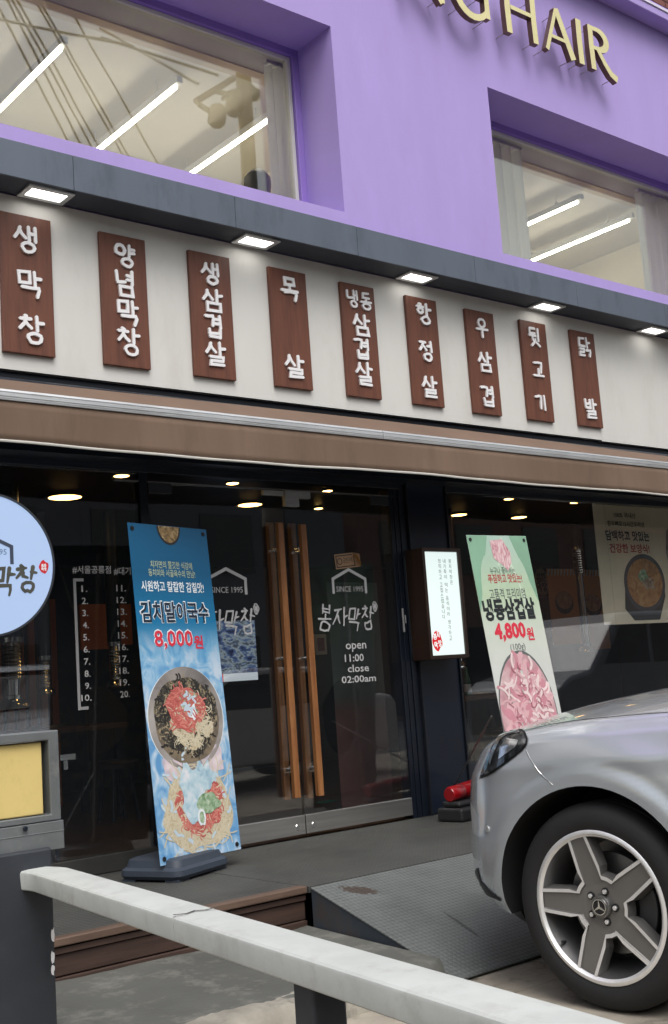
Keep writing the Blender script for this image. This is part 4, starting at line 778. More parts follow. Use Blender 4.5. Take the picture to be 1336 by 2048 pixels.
# red canister lying on a black base beside the bumper
rc = thing('red_canister', 'red plastic canister lying on a black base by the column', 'canister', (PZ(925, 1640, ZD).x, 5.35, ZD))
pc = PZ(920, 1640, ZD); y0 = pc.y - 0.02
q0 = PY(898, 1590, y0); q1 = PY(990, 1560, y0 + .06); ax = (q1 - q0).normalized(); cf = Frame(q0, Vector((0, 0, 1)).cross(ax).normalized(), ax.cross(Vector((0, 0, 1)).cross(ax).normalized()))
red_pl = mat('red_plastic', rgb(150, 14, 24), .28, var=.1, coat=.4); m = MB(); L_ = (q1 - q0).length; sgn = 1 if cf.n.dot(ax) > 0 else -1
m.lathe([(0, 0), (.042, 0), (.05, sgn * .012), (.05, sgn * .12), (.046, sgn * .125), (.046, sgn * .135), (.05, sgn * .14), (.05, sgn * (L_ - .02)), (.036, sgn * L_), (0, sgn * L_)], cf, 24); build('body', m, red_pl, rc, smooth=40)
m = MB(); fl = Vector((ax.x, ax.y, 0)).normalized(); sf = Frame(Vector((q0.x, q0.y, ZD)) - fl * .02, fl, Vector((0, 0, 1)).cross(fl)); m.box(0, L_ + .04, -.11, .1, 0.0, .09, sf); m.box(.02, L_ + .02, -.08, .07, .088, .13, sf); build('cradle', m, black_plastic, rc, bevel=.02, bseg=3)

# ================================================================== BARRIER in the foreground
ba = Vector((1.678, 3.60, 0)); bdir = Vector((-0.1235, -0.9923, 0)).normalized()          # runs towards the viewer
white_rail = mat('rail_white_paint', (0.50, 0.525, 0.51), 0.55, var=0.09, vs=7, bmp=0.3, bsc=16, dirt=((0.33, 0.33, 0.31), 9.0, 0.6))
br = thing('barrier', 'white-topped barrier rail on dark grey posts with yellow panel housing in the foreground', 'barrier', (1.65, 3.6, 0))
rf_ = Frame((ba.x, ba.y, 0.741), bdir, Vector((0, 0, 1)))                                   # a along, b up, c = to one side
sec = [(-.060, -.012), (-.060, -.052), (-.058, -.058), (.052, -.058), (.056, -.054), (.060, -.010), (.058, -.004), (.053, 0.0), (.03, .002), (-.03, .002), (-.056, -.002)]
def railseg(a0, a1, sag=0):
    m = MB(); n = len(sec); steps = 30
    curl = lambda a: .075 * max(0, (.11 - a) / .16) ** 1.6
    m.add([rf_(a0 + (a1 - a0) * k / steps, b, c + curl(a0 + (a1 - a0) * k / steps)) for k in range(steps + 1) for c, b in sec], [(k * n + i, k * n + (i + 1) % n, (k + 1) * n + (i + 1) % n, (k + 1) * n + i) for k in range(steps) for i in range(n)] + [tuple(range(n)), tuple(range((steps + 1) * n - 1, steps * n - 1, -1))]); return m
build('rail', railseg(-.05, 1.155), white_rail, br, smooth=28); build('rail', railseg(1.1575, 3.6), white_rail, br, smooth=28)
m = MB(); m.stroke([(-.055, .002), (-.02, .01), (.0, -.006), (.03, .012), (.056, 0)], .005, 0, .0008, Frame(rf_(1.156, .0042, 0), rf_.n, bdir)); build('crack', m, mat('crack_dark', (0.06, 0.055, 0.05), .9), br)
def post(x, y, hw, z1, nm):
    m = MB(); f_ = Frame((x, y, 0), bdir, Vector((0, 0, 1)).cross(bdir)); m.box(-hw, hw, -hw, hw, -.01, z1, f_); return build(nm, m, charcoal, br, bevel=.006)
pl = PY(52, 1740, 3.62); hpx = PY(106, 1760, 3.56).x
HF = Frame((hpx - .13, 3.66, 0), (1, 0, 0), (0, 0, 1)); m = MB(); m.box(-.13, .13, -.01, .80, -.12, .10, HF); build('post', m, charcoal, br, bevel=.008)
p2 = rf_(1.62, 0, 0); pp = PZ(748, 2020, .6); dd = (pp - ba).dot(bdir); p2 = ba + bdir * dd; post(p2.x, p2.y, .038, .693, 'post')
# housing with the yellow panel
grey_metal = mat('worn_grey_metal', rgb(112, 116, 118), .5, .4, var=.14, vs=7, bmp=.15, dirt=(rgb(150, 150, 146), 12, .6))
hx1 = PY(117, 1470, 3.58).x; hz1 = PY(112, 1460, 3.58).z; hz0 = PY(112, 1698, 3.58).z; ix1 = PY(92, 1480, 3.58).x; iz1 = PY(92, 1474, 3.58).z; iz0 = PY(92, 1630, 3.58).z
HB_ = wall_frame(3.58); hx0 = hx1 - .62
m = MB(); m.ring([(hx0, iz0 - .02), (hx1, iz0 - .02), (hx1, hz1), (hx0, hz1)], [(hx0 + .03, iz0), (hx1 - .036, iz0), (hx1 - .036, hz1 - .03), (hx0 + .03, hz1 - .03)], -.10, .0, HB_); hs_ = build('housing', m, grey_metal, br, bevel=.004)
m = MB(); m.box(hx0 - .004, hx1 + .004, hz0, iz0 - .022, -.11, .006, HB_); m.box(hx0 - .005, hx1 + .005, hz0 + .055, hz0 + .058, -.111, .008, HB_); build('skirt', m, grey_metal, hs_, bevel=.003)
m = MB(); m.box(hx0 + .03, hx1 - .052, iz0 + .002, hz1 - .034, -.09, -.018, HB_); build('yellow_panel', m, mat('yellow_acrylic', rgb(214, 192, 126), .35, var=.05, vs=4, dirt=(rgb(170, 146, 84), 14, .3)), hs_, bevel=.004)
m = MB(); m.lathe([(0, .012), (.006, .012), (.009, .007)], Frame((PY(47, 1650, 3.58).x, 3.574, PY(47, 1657, 3.58).z), (1, 0, 0), (0, 0, 1)), 12); build('screw', m, black_metal, hs_)
for k, (py, hh) in enumerate(((1868, .02), (1912, .018), (1937, .016))):
    pz = PY(103, py, 3.56); m = MB(); m.prism(blob(pz.x - .006, pz.z, .006, hh, 12, .2, k), .0, .001, wall_frame(3.5385)); build('paint_chip', m, letter_white, br)
# ================================================================== THE CAR (nose-in towards the shop)
ca_ = R(84.7); hd = Vector((-math.cos(ca_), math.sin(ca_), 0)); CU = -hd; CWv = Vector((-CU.y, CU.x, 0)); CO = Vector((3.505, 2.866, 0))
def C(u, w_, v): return CO + CU * u + CWv * w_ + Vector((0, 0, v))
car = thing('parked_car', 'silver car parked nose-in on the right, five-spoke alloy front wheel showing', 'car', tuple(C(1.4, .95, 0)))
paint, nt, bs = newmat('silver_paint'); vv = coords(nt)
nt.links.new(ramp(nt, noise(nt, vv, 900, 2), [(0.3, (0.58, 0.62, 0.66)), (0.7, (0.68, 0.73, 0.78))]), bs.inputs['Base Color'])
bs.inputs['Metallic'].default_value = 0.6; bs.inputs['Roughness'].default_value = 0.24; bs.inputs['Coat Weight'].default_value = 0.8; bs.inputs['Coat Roughness'].default_value = 0.03
black_trim = mat('black_trim', (0.01, 0.01, 0.011), .45, var=.2); liner = mat('arch_liner', (0.004, 0.004, 0.005), .9, var=.2)
WID = 1.90; HALF = WID / 2
def smooth(a, b, x): t = min(1, max(0, (x - a) / (b - a))); return t * t * (3 - 2 * t)
def lerpt(tab, x):
    if x <= tab[0][0]: return tab[0][1]
    for (a, b), (c, d) in zip(tab, tab[1:]):
        if x <= c: return b + (d - b) * (x - a) / (c - a)
    return tab[-1][1]
SH = [(-.95, .905), (-.8, .935), (-.6, .972), (-.4, 1.003), (-.2, 1.026), (0, 1.043), (.4, 1.064), (1.2, 1.07), (2.5, 1.06), (3.3, 1.03), (3.75, .98)]
HC = [(-.95, .91), (-.85, .965), (-.7, 1.012), (-.5, 1.060), (-.3, 1.098), (-.1, 1.128), (.1, 1.15), (.4, 1.175), (.7, 1.19), (1.2, 1.12), (3.3, 1.08), (3.75, 1.0)]
def contour():
    pts = []
    for k in range(0, 41):                              # front ellipse from the centre line round to the side
        t = k / 40 * math.pi / 2; pts.append((-.35 - .59 * math.cos(t) ** .92, HALF - HALF * math.sin(t) ** .95, math.cos(t) ** 1.3))
    for u in [-.35 + .018 * k for k in range(1, 62)] + [.78 + .075 * k for k in range(0, 19)] + [2.2 + .026 * k for k in range(0, 40)]: pts.append((u, 0.0, 0.0))
    for k in range(0, 13): t = k / 12 * math.pi / 2; pts.append((3.25 + .48 * math.sin(t) ** .9, HALF - HALF * math.cos(t) ** .8, math.sin(t) ** 1.3))
    return pts
cont = contour()
LEV = [0, .03, .06] + [.06 + .0225 * k for k in range(1, 39)] + [.93, .945, .96, .975, .988, 1.0]
def shell(u, w_, nf, t):
    vs = lerpt(SH, u); v0 = .30 + .05 * nf; v = v0 + (vs - v0) * t
    side = lerpt([(0, .055), (.08, .03), (.2, .012), (.42, 0), (.62, .004), (.74, .010), (.80, .006), (.85, .018), (.93, .036), (.98, .062), (1, .088)], t)
    fr = lerpt([(0, .09), (.06, .03), (.15, .0), (.35, .0), (.5, .018), (.62, .02), (.75, .035), (.88, .085), (.96, .13), (1, .165)], t)
    if u > 1.5: fr = lerpt([(0, .1), (.2, .0), (.5, .0), (.8, .05), (1, .12)], t)
    ins = side * (1 - nf) + fr * nf
    for uc in (0.0, 2.87):                                # soft flare round the arches
        d = math.hypot(u - uc, v - .37)
        ins -= (.016 * (1 - smooth(.475, .53, d)) + .008 * math.exp(-((d - .56) / .07) ** 2)) * (1 - nf) * smooth(.15, .4, v)
    # shrink towards an inner anchor point
    au = min(max(u, .3), 2.9); d = Vector((au - u, HALF - w_)); L = d.length
    return (u + d.x / L * ins, w_ + d.y / L * ins, v)
nc = len(cont); full = []
for t in LEV:
    left = [shell(u, w_, nf, t) for u, w_, nf in cont]; full.append(left)
KT = [.06, .14, .25, .38, .52, .68, .84, 1.0]
for k in KT:
    row = []
    for u, w_, nf in cont:
        e = shell(u, w_, nf, 1.0); c = lerpt(HC, e[0]); row.append((e[0] + (0.02 * k * nf), e[1] + (HALF - e[1]) * k, e[2] + (c - e[2]) * (1 - (1 - k) ** 2.1)))
    full.append(row)
bm = bmesh.new(); nr = len(full)
grid = [[bm.verts.new(C(*p)) for p in row] for row in full]; mir = [[bm.verts.new(C(p[0], WID - p[1], p[2])) for p in row] for row in full]
for j in range(nr - 1):
    for i in range(nc - 1):
        bm.faces.new((grid[j][i], grid[j][i + 1], grid[j + 1][i + 1], grid[j + 1][i])); bm.faces.new((mir[j][i], mir[j + 1][i], mir[j + 1][i + 1], mir[j][i + 1]))
for i in range(nc - 1): bm.faces.new((grid[0][i], mir[0][i], mir[0][i + 1], grid[0][i + 1]))
bmesh.ops.remove_doubles(bm, verts=bm.verts, dist=2e-4); bmesh.ops.dissolve_degenerate(bm, dist=1e-5, edges=bm.edges); bmesh.ops.recalc_face_normals(bm, faces=bm.faces)
me = bpy.data.meshes.new('body'); bm.to_mesh(me); bm.free(); me.materials.append(paint); me.materials.append(liner)
tmp = link(bpy.data.objects.new('body_tmp', me))
cut = MB()
for uc in (0.0, 2.87):
    for w0, w1 in ((-.2, .36), (WID - .36, WID + .2)):
        fr = Frame(C(uc, w0, .372), CU, Vector((0, 0, 1))); L = w1 - w0; sg = 1 if fr.n.dot(CWv) > 0 else -1
        poly = [(.437 * math.cos(2 * math.pi * i / 72), .437 * math.sin(2 * math.pi * i / 72)) for i in range(72)]; cut.prism(poly, 0, sg * L, fr)
cme = bpy.data.meshes.new('cutter'); cme.from_pydata([tuple(v) for v in cut.v], [], cut.f); cme.materials.append(liner)
bm = bmesh.new(); bm.from_mesh(cme); bmesh.ops.recalc_face_normals(bm, faces=bm.faces); bm.to_mesh(cme); bm.free()
cuto = link(bpy.data.objects.new('cutter_tmp', cme)); bo = tmp.modifiers.new('cut', 'BOOLEAN'); bo.operation = 'DIFFERENCE'; bo.object = cuto; bo.solver = 'EXACT'
try: bo.material_mode = 'TRANSFER'
except Exception: pass
dg = bpy.context.evaluated_depsgraph_get(); dg.update(); ev = tmp.evaluated_get(dg); bme = bpy.data.meshes.new_from_object(ev)
bpy.data.objects.remove(tmp); bpy.data.objects.remove(cuto)
base = ORG[car.name]; bvh = BVHTree.FromPolygons([v.co.copy() for v in bme.vertices], [tuple(p.vertices) for p in bme.polygons])
for v in bme.vertices: v.co -= base
bme.shade_smooth(); bme.set_sharp_from_angle(angle=R(38)); body = link(bpy.data.objects.new('body', bme)); body.parent = car; ORG[body.name] = base
def on_body(px, py, off=0.0):
    d = ray(px, py).normalized(); h = bvh.ray_cast(CAMP, d)
    if h[0] is None: return None
    n = h[1] if h[1].dot(d) < 0 else -h[1]; return h[0] + n * off, n
def c_local(p): q = p - CO; return q.dot(CU), q.dot(CWv), q.z
def patch(name, poly, off, material, parent, nx=22, ny=22, both=True):
    """a pixel-outlined piece of the body surface, lifted off it; its twin on the far side is mirrored about the car's centre line"""
    xs = [p[0] for p in poly]; ys = [p[1] for p in poly]
    def inside(x, y):
        r_ = False; j = len(poly) - 1
        for i in range(len(poly)):
            (xi, yi), (xj, yj) = poly[i], poly[j]
            if (yi > y) != (yj > y) and x < (xj - xi) * (y - yi) / (yj - yi) + xi: r_ = not r_
            j = i
        return r_
    # fan from strips: for every scan line take the span of the outline
    rows = []
    for j in range(ny + 1):
        y = min(ys) + (max(ys) - min(ys)) * (j + (0.02 if j == 0 else -0.02 if j == ny else 0)) / ny; cr = []
        for i in range(len(poly)):
            (x1, y1), (x2, y2) = poly[i], poly[(i + 1) % len(poly)]
            if (y1 > y) != (y2 > y): cr.append(x1 + (y - y1) * (x2 - x1) / (y2 - y1))
        if len(cr) >= 2: rows.append([on_body(min(cr) + (max(cr) - min(cr)) * k / nx, y, off) for k in range(nx + 1)])
    m = MB(); mm = MB(); pts = []
    for r_ in rows:
        for q in r_: pts.append(q[0] if q else None)
    idx = {}
    for i, p in enumerate(pts):
        if p is not None: idx[i] = len(m.v); m.v.append(p); u_, w_, v_ = c_local(p); mm.v.append(C(u_, WID - w_, v_))
    for j in range(len(rows) - 1):
        for i in range(nx):
            q = [j * (nx + 1) + i, j * (nx + 1) + i + 1, (j + 1) * (nx + 1) + i + 1, (j + 1) * (nx + 1) + i]
            if all(k in idx for k in q) and max((pts[q[a]] - pts[q[b]]).length for a, b in ((0, 1), (1, 2), (2, 3), (3, 0))) < .12: m.f.append(tuple(idx[k] for k in q)); mm.f.append(tuple(idx[k] for k in q[::-1]))
    o = build(name, m, material, parent, smooth=60); o2 = build(name, mm, material, parent, smooth=60) if both else None
    return o, o2
lens_mat, nt, bs = newmat('headlight_lens'); v = coords(nt, (1, 1, 1)); f = noise(nt, v, 22, 4, .5)
nt.links.new(ramp(nt, f, [(0.35, (0.01, 0.012, 0.014)), (0.55, (0.05, 0.055, 0.06)), (0.7, (0.25, 0.26, 0.28))]), bs.inputs['Base Color']); bs.inputs['Roughness'].default_value = .12; bs.inputs['Metallic'].default_value = .5; bs.inputs['Coat Weight'].default_value = 1.0; bs.inputs['Coat Roughness'].default_value = .01
rimp = [(1057, 1478), (1055, 1490), (1045, 1502), (1020, 1522), (995, 1541), (978, 1551), (966, 1557), (960, 1558), (966, 1540), (977, 1512), (987, 1490), (1000, 1470), (1018, 1459), (1036, 1455), (1050, 1462)]
gx, gy = 1006, 1508; lensp = [(gx + (x - gx) * .94, gy + (y - gy) * .90 - 1) for x, y in rimp]
h1, h2 = patch('headlight', rimp, .004, black_trim, car)
patch('headlight_lens', lensp, .0075, lens_mat, h1, both=False)
refl = mat('reflector_chrome', (.7, .72, .74), .18, .9, var=.3, vs=30)
patch('reflector', [(1015, 1478), (1040, 1480), (1034, 1494), (1012, 1510), (1000, 1520), (1003, 1496)], .0095, refl, h1, 10, 10, False)
patch('light_guide', [(1000, 1474), (1020, 1465), (1038, 1464), (1045, 1472), (1038, 1470), (1020, 1471), (1003, 1482), (990, 1510), (984, 1530), (981, 1528), (988, 1500)], .0105, refl, h1, 12, 16, False)
# shut lines and details
def seamline(pts, r_, material, name):
    path = []
    for (x1, y1), (x2, y2) in zip(pts, pts[1:]):
        for k in range(8):
            h = on_body(x1 + (x2 - x1) * k / 8, y1 + (y2 - y1) * k / 8, 0.0)
            if h: path.append(h[0])
    if len(path) > 2:
        m = MB(); m.tube(path, r_, 6); build(name, m, material, car)
        m = MB(); mp = [];
        for p in path: u_, w_, v_ = c_local(p); mp.append(C(u_, WID - w_, v_))
        m.tube(mp, r_, 6); build(name, m, material, car)
seamline([(1058, 1459), (1100, 1449), (1150, 1441), (1230, 1433), (1300, 1427), (1340, 1425)], .0022, black_trim, 'hood_gap')
seamline([(1052, 1500), (1060, 1518), (1075, 1540), (1090, 1557), (1108, 1572)], .0020, chrome, 'bumper_gap')
h = on_body(975, 1658, .001)
if h:
    fr = Frame(h[0], h[1].cross(Vector((0, 0, 1))).normalized(), h[1].cross(h[1].cross(Vector((0, 0, 1)))).normalized()); m = MB(); m.tube([h[0] - h[1] * .004, h[0] + h[1] * .003], .013, 16); build('parking_sensor', m, alu, car, smooth=40)
# black lower cladding, front grille and number plate, cabin
m = MB(); n0 = len(cont); low = []
for v_, ins in ((.22, .20), (.26, .15), (.40, .11)):
    low.append([(u + (min(max(u, .3), 2.9) - u) * ins / max(.2, math.hypot(min(max(u, .3), 2.9) - u, HALF - w_)), w_ + (HALF - w_) * ins / max(.2, math.hypot(min(max(u, .3), 2.9) - u, HALF - w_)), v_) for u, w_, nf in cont if not (abs(u) < .45 or abs(u - 2.87) < .45)])
seg = [[p for p in row if p[0] < -.4] for row in low]; n_ = len(seg[0])
for sgn_ in (0, 1):
    k0 = len(m.v); m.v += [C(p[0], WID - p[1] if sgn_ else p[1], p[2]) for row in seg for p in row]
    m.f += [(k0 + j * n_ + i, k0 + j * n_ + i + 1, k0 + (j + 1) * n_ + i + 1, k0 + (j + 1) * n_ + i) for j in range(2) for i in range(n_ - 1)]
build('lower_cladding', m, black_trim, car, smooth=40)
patch('bumper_lip', [(951, 1736), (956, 1735), (963, 1762), (985, 1785), (1003, 1797), (1003, 1802), (975, 1790), (955, 1768)], .004, black_trim, car, 8, 12)
def front_u(w_, v_):
    d = bvh.ray_cast(C(-3, w_, v_), CU); return c_local(d[0])[0] if d[0] else -.9
m = MB(); rows = []
for v_ in (.56, .62, .70, .78, .84):
    rows.append([C(front_u(w_, v_) - .006, w_, v_) for w_ in [HALF - .46 + .92 * k / 16 for k in range(17)]])
m.add([p for r_ in rows for p in r_], [(j * 17 + i, j * 17 + i + 1, (j + 1) * 17 + i + 1, (j + 1) * 17 + i) for j in range(4) for i in range(16)]); gr = build('grille', m, black_trim, car, smooth=60)
for v_ in (.66, .74):
    m = MB(); m.tube([C(front_u(w_, v_) - .014, w_, v_) for w_ in [HALF - .44 + .88 * k / 16 for k in range(17)]], .011, 8); build('grille_bar', m, chrome, gr, smooth=50)
m = MB(); fr = Frame(C(front_u(HALF, .70) - .02, HALF, .70), CWv * -1, (0, 0, 1)); m.ring(circle(0, 0, .085, 36), circle(0, 0, .072, 36), -.01, .01, fr)
for a in (90, 210, 330): m.stroke([(0, 0), (.075 * math.cos(R(a)), .075 * math.sin(R(a)))], [.022, .004], -.006, .006 + a * 1e-6, fr, cap=1)
build('star_emblem', m, chrome, gr, smooth=30)
m = MB(); fr = Frame(C(front_u(HALF, .46) - .012, HALF, .46), CWv * -1, (0, 0, 1)); m.box(-.26, .26, -.055, .055, -.008, .008, fr); build('number_plate', m, mat('plate_white', (.7, .72, .7), .4), car, bevel=.004)
dark_glass = mat('tinted_glass', (.01, .012, .014), .05, .0, var=.1, coat=1)
def cab(rows_, nm, material):
    m = MB(); vs = [];
    for (u0, u1, ins, v_) in rows_: vs.append([(u0, ins + .06), (u0 - .03 if v_ < 1.3 else u0, HALF), (u0, WID - ins - .06), (u0 + .15, WID - ins), (u1 - .15, WID - ins), (u1, WID - ins - .08), (u1, ins + .08), (u1 - .15, ins), (u0 + .15, ins)])
    n = 9; m.add([C(a, b, r_[3]) for r_, ring_ in zip(rows_, vs) for a, b in ring_], [(j * n + i, j * n + (i + 1) % n, (j + 1) * n + (i + 1) % n, (j + 1) * n + i) for j in range(len(rows_) - 1) for i in range(n)] + [tuple(range(n - 1, -1, -1)), tuple(range((len(rows_) - 1) * n, len(rows_) * n))]); return build(nm, m, material, car, smooth=35)
cab([(.62, 3.5, .10, 1.04), (.80, 3.45, .13, 1.14), (1.30, 3.28, .24, 1.48), (1.42, 3.2, .27, 1.545)], 'windows', dark_glass)
cab([(1.38, 3.24, .25, 1.548), (1.5, 3.15, .30, 1.59), (1.75, 2.9, .42, 1.615)], 'roof', paint)
m = MB(); m.box(-.02, .02, 0, .015, 0, .01, Frame(C(.6, .5, 1.19), CWv, CU)); m.tube([C(.62, .35, 1.185), C(.60, .9, 1.205)], .008, 6); build('wiper', m, black_trim, car)
for s_ in (0, 1):
    m = MB(); w_ = -.03 if not s_ else WID + .03; m.tube([C(1.05, .1 if not s_ else WID - .1, 1.12), C(1.05, w_ - .02 if not s_ else w_ + .02, 1.15)], .03, 10); m.tube([C(1.0, w_ - (.12 if not s_ else -.12), 1.16), C(1.02, w_ + (.0), 1.165)], [.07, .085], 14); build('door_mirror', m, paint, car, smooth=40)
# wheels
tyre_m = mat('tyre_rubber', (.012, .012, .013), .75, var=.2, vs=6, bmp=.25, bsc=60); bright = mat('machined_alloy', (.90, .90, .90), .34, .6, var=.06, vs=12); gun = mat('gunmetal_paint', (.22, .215, .21), .3, .6, var=.08); barrel_m = mat('rim_barrel', (.20, .20, .205), .38, .8, var=.12); disc_m = mat('brake_disc', (.28, .28, .28), .35, .9, var=.15, vs=10)
RT, RR = .372, .270
def wheel(u, s_):
    w0 = 0.012 if not s_ else WID - .012
    fr = Frame(C(u, w0, RT), CU if not s_ else hd, Vector((0, 0, 1)))        # n points outwards
    wh = MB(); prof = [(RR - .004, -.02), (RR + .004, -.004), (RR + .02, .004), (RR + .05, .006), (RR + .075, -.002), (RT - .012, -.018), (RT - .004, -.030), (RT, -.05), (RT, -.075), (RT - .008, -.077), (RT - .008, -.087), (RT, -.089), (RT, -.118), (RT - .008, -.12), (RT - .008, -.13), (RT, -.132), (RT, -.175), (RT - .008, -.177), (RT - .008, -.187), (RT, -.189), (RT, -.215), (RT - .02, -.24), (RR + .04, -.255), (RR - .004, -.24)]
    wh.lathe(prof, fr, 96, True); ty = build('wheel', wh, tyre_m, car, smooth=35)
    m = MB(); m.lathe([(RR + .004, -.006), (RR + .006, .0), (RR + .002, .003), (RR - .008, .003), (RR - .012, -.002), (RR - .018, -.006)], fr, 96); build('rim_lip', m, bright, ty, smooth=40)
    m = MB(); m.lathe([(RR - .016, -.006), (RR - .026, -.03), (RR - .045, -.09), (RR - .05, -.2), (.1, -.205), (.0, -.205)], fr, 72); build('rim_barrel', m, barrel_m, ty, smooth=40)
    m = MB(); m.lathe([(.08, -.10), (.182, -.10), (.184, -.105), (.182, -.125), (.08, -.125), (.075, -.07), (.0, -.07)], fr, 56); build('brake_disc', m, disc_m, ty, smooth=30)
    m = MB(); ang0 = R(-8); pts = [(.195 * math.cos(ang0 + t), .195 * math.sin(ang0 + t)) for t in [R(a) for a in range(-28, 29, 7)]] + [(.12 * math.cos(ang0 + t), .12 * math.sin(ang0 + t)) for t in [R(a) for a in range(28, -29, -7)]]; m.prism(pts, -.14, -.075, fr); build('brake_caliper', m, mat('caliper', (.07, .07, .075), .5, .3), ty, bevel=.006)
    # star face: dark spokes, bright machined borders round each opening
    A0 = R(34.8); hw_in, hw_out = .041, .030; rv, ro = .098, RR - .016
    star = []; bands = MB(); walls = MB()
    for k in range(5):
        th = A0 + k * R(72); th2 = th + R(72); tm_ = th + R(36)
        def edge(t, sgn, hw_a, hw_b, r_): e = (math.cos(t), math.sin(t)); nrm_ = (-math.sin(t) * sgn, math.cos(t) * sgn); f_ = (r_ - .09) / (ro - .09); hw = hw_a + (hw_b - hw_a) * f_; return (e[0] * r_ + nrm_[0] * hw, e[1] * r_ + nrm_[1] * hw)
        def outline(g):
            p = [edge(th, 1, hw_in + g, hw_out + g, r_) for r_ in (ro - .0, ro - .05, .18, .135)]
            val = [((rv + g * 1.1) * math.cos(tm_ + a), (rv + g * 1.1) * math.sin(tm_ + a)) for a in (-R(13), 0.0, R(13))]
            q = [edge(th2, -1, hw_in + g, hw_out + g, r_) for r_ in (.135, .18, ro - .05, ro)]
            return p + val + q
        O = outline(0.0); I = outline(.0125); n = len(O); c1, c0 = -.004, -.016
        dist = lambda f_: 0
        dz = lambda p: -.016 * (1 - min(1, math.hypot(*p) / ro)) ** 1.0
        bands.add([fr(a, b, c1 + dz((a, b))) for a, b in O] + [fr(a, b, c1 + dz((a, b))) for a, b in I], [(i, i + 1, n + i + 1, n + i) for i in range(n - 1)])
        walls.add([fr(a, b, c1 + dz((a, b))) for a, b in I] + [fr(a * 1.01, b * 1.01, -.055) for a, b in outline(.02)], [(i, i + 1, n + i + 1, n + i) for i in range(n - 1)])
        walls.add([fr(a, b, c1 + dz((a, b))) for a, b in O] + [fr(a, b, c1 - .007 + dz((a, b))) for a, b in outline(-.004)], [(i, i + 1, n + i + 1, n + i) for i in range(n - 1)])
        star.append(outline(-.003))
    build('spoke_edge', bands, bright, ty); build('spoke_side', walls, gun, ty, smooth=20)
    sf = MB()
    for k in range(5):                                   # each spoke: dark recessed face from hub to rim
        Lp = star[k - 1][len(star[0]) // 2:]; Rp = star[k][:len(star[0]) // 2 + 1]; Rp = Rp[::-1]
        n = min(len(Lp), len(Rp)); dzz = lambda p: -.016 * (1 - min(1, math.hypot(*p) / ro)) - .011
        sf.add([fr(a, b, dzz((a, b))) for a, b in Lp[:n]] + [fr(a, b, dzz((a, b))) for a, b in Rp[:n]], [(i, i + 1, n + i + 1, n + i) for i in range(n - 1)])
        sf.add([fr(0, 0, -.027), fr(*Lp[0], dzz(Lp[0])), fr(*Rp[0], dzz(Rp[0]))], [(0, 1, 2)])
    build('spoke', sf, gun, ty, smooth=40)
    m = MB(); m.lathe([(0, -.002), (.030, -.002), (.032, -.006), (.039, -.006), (.041, -.01), (.041, -.03)], fr, 40); cap_ = build('hub_cap', m, mat('hub_grey', (.22, .22, .22), .3, .8), ty, smooth=30)
    m = MB(); m.lathe([(0, -.0012), (.0285, -.0012), (.0285, -.004)], fr, 36); build('hub_face', m, black_trim, cap_)
    m = MB(); m.ring(circle(0, 0, .0285, 36), circle(0, 0, .0255, 36), -.001, .0012, fr)
    for a in (92, 212, 332): m.stroke([(0, 0), (.0265 * math.cos(R(a)), .0265 * math.sin(R(a)))], [.0085, .002], -.001, .001 + a * 1e-7, fr, cap=1)
    build('star_emblem', m, chrome, cap_)
    for k in range(5):
        t = A0 + R(36 + 72 * k); f2 = Frame(fr(.056 * math.cos(t), .056 * math.sin(t), -.022), fr.r, fr.u)
        m = MB(); m.ring(circle(0, 0, .0145, 18), circle(0, 0, .0105, 18), -.004, .0035, f2); m.prism(circle(0, 0, .0105, 18), -.004, .0005, f2); bl_ = build('bolt_seat', m, black_trim, ty)
        m = MB(); m.prism(circle(0, 0, .0088, 6), .0, .010, f2); build('wheel_bolt', m, bright, ty, bevel=.001)
    f2 = fr((RR - .03) * math.cos(R(218)), (RR - .03) * math.sin(R(218)), -.035); m = MB(); m.tube([f2, f2 + fr.n * .03 - (f2 - fr.o).normalized() * .012], .0055, 8); build('valve', m, black_trim, ty)
for u in (0.0, 2.87):
    for s_ in (0, 1): wheel(u, s_)
# ================================================================== RESTAURANT INTERIOR (dark, warm spots)
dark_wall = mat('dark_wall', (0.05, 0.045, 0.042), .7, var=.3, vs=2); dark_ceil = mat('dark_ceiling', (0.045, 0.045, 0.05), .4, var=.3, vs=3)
floor_in = mat('interior_floor', rgb(84, 66, 54), .4, var=.2, vs=3, stretch=(3, .4, 1)); wood_in = woodmat('interior_wood', rgb(70, 40, 24), rgb(116, 66, 36), .5, 2, 8)
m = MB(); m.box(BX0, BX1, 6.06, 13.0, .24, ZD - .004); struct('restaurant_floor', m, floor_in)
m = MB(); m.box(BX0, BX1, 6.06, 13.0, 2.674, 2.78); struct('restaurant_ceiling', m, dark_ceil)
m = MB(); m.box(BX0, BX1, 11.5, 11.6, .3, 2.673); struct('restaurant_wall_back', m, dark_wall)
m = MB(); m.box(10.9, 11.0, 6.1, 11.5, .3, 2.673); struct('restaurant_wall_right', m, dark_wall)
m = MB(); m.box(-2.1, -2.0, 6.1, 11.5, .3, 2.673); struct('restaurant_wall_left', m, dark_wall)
lamp_em = emis('warm_lamp', (1.0, 0.55, 0.16), 9.0); lamp_em2 = emis('warm_spot', (1.0, 0.58, 0.18), 9.0)
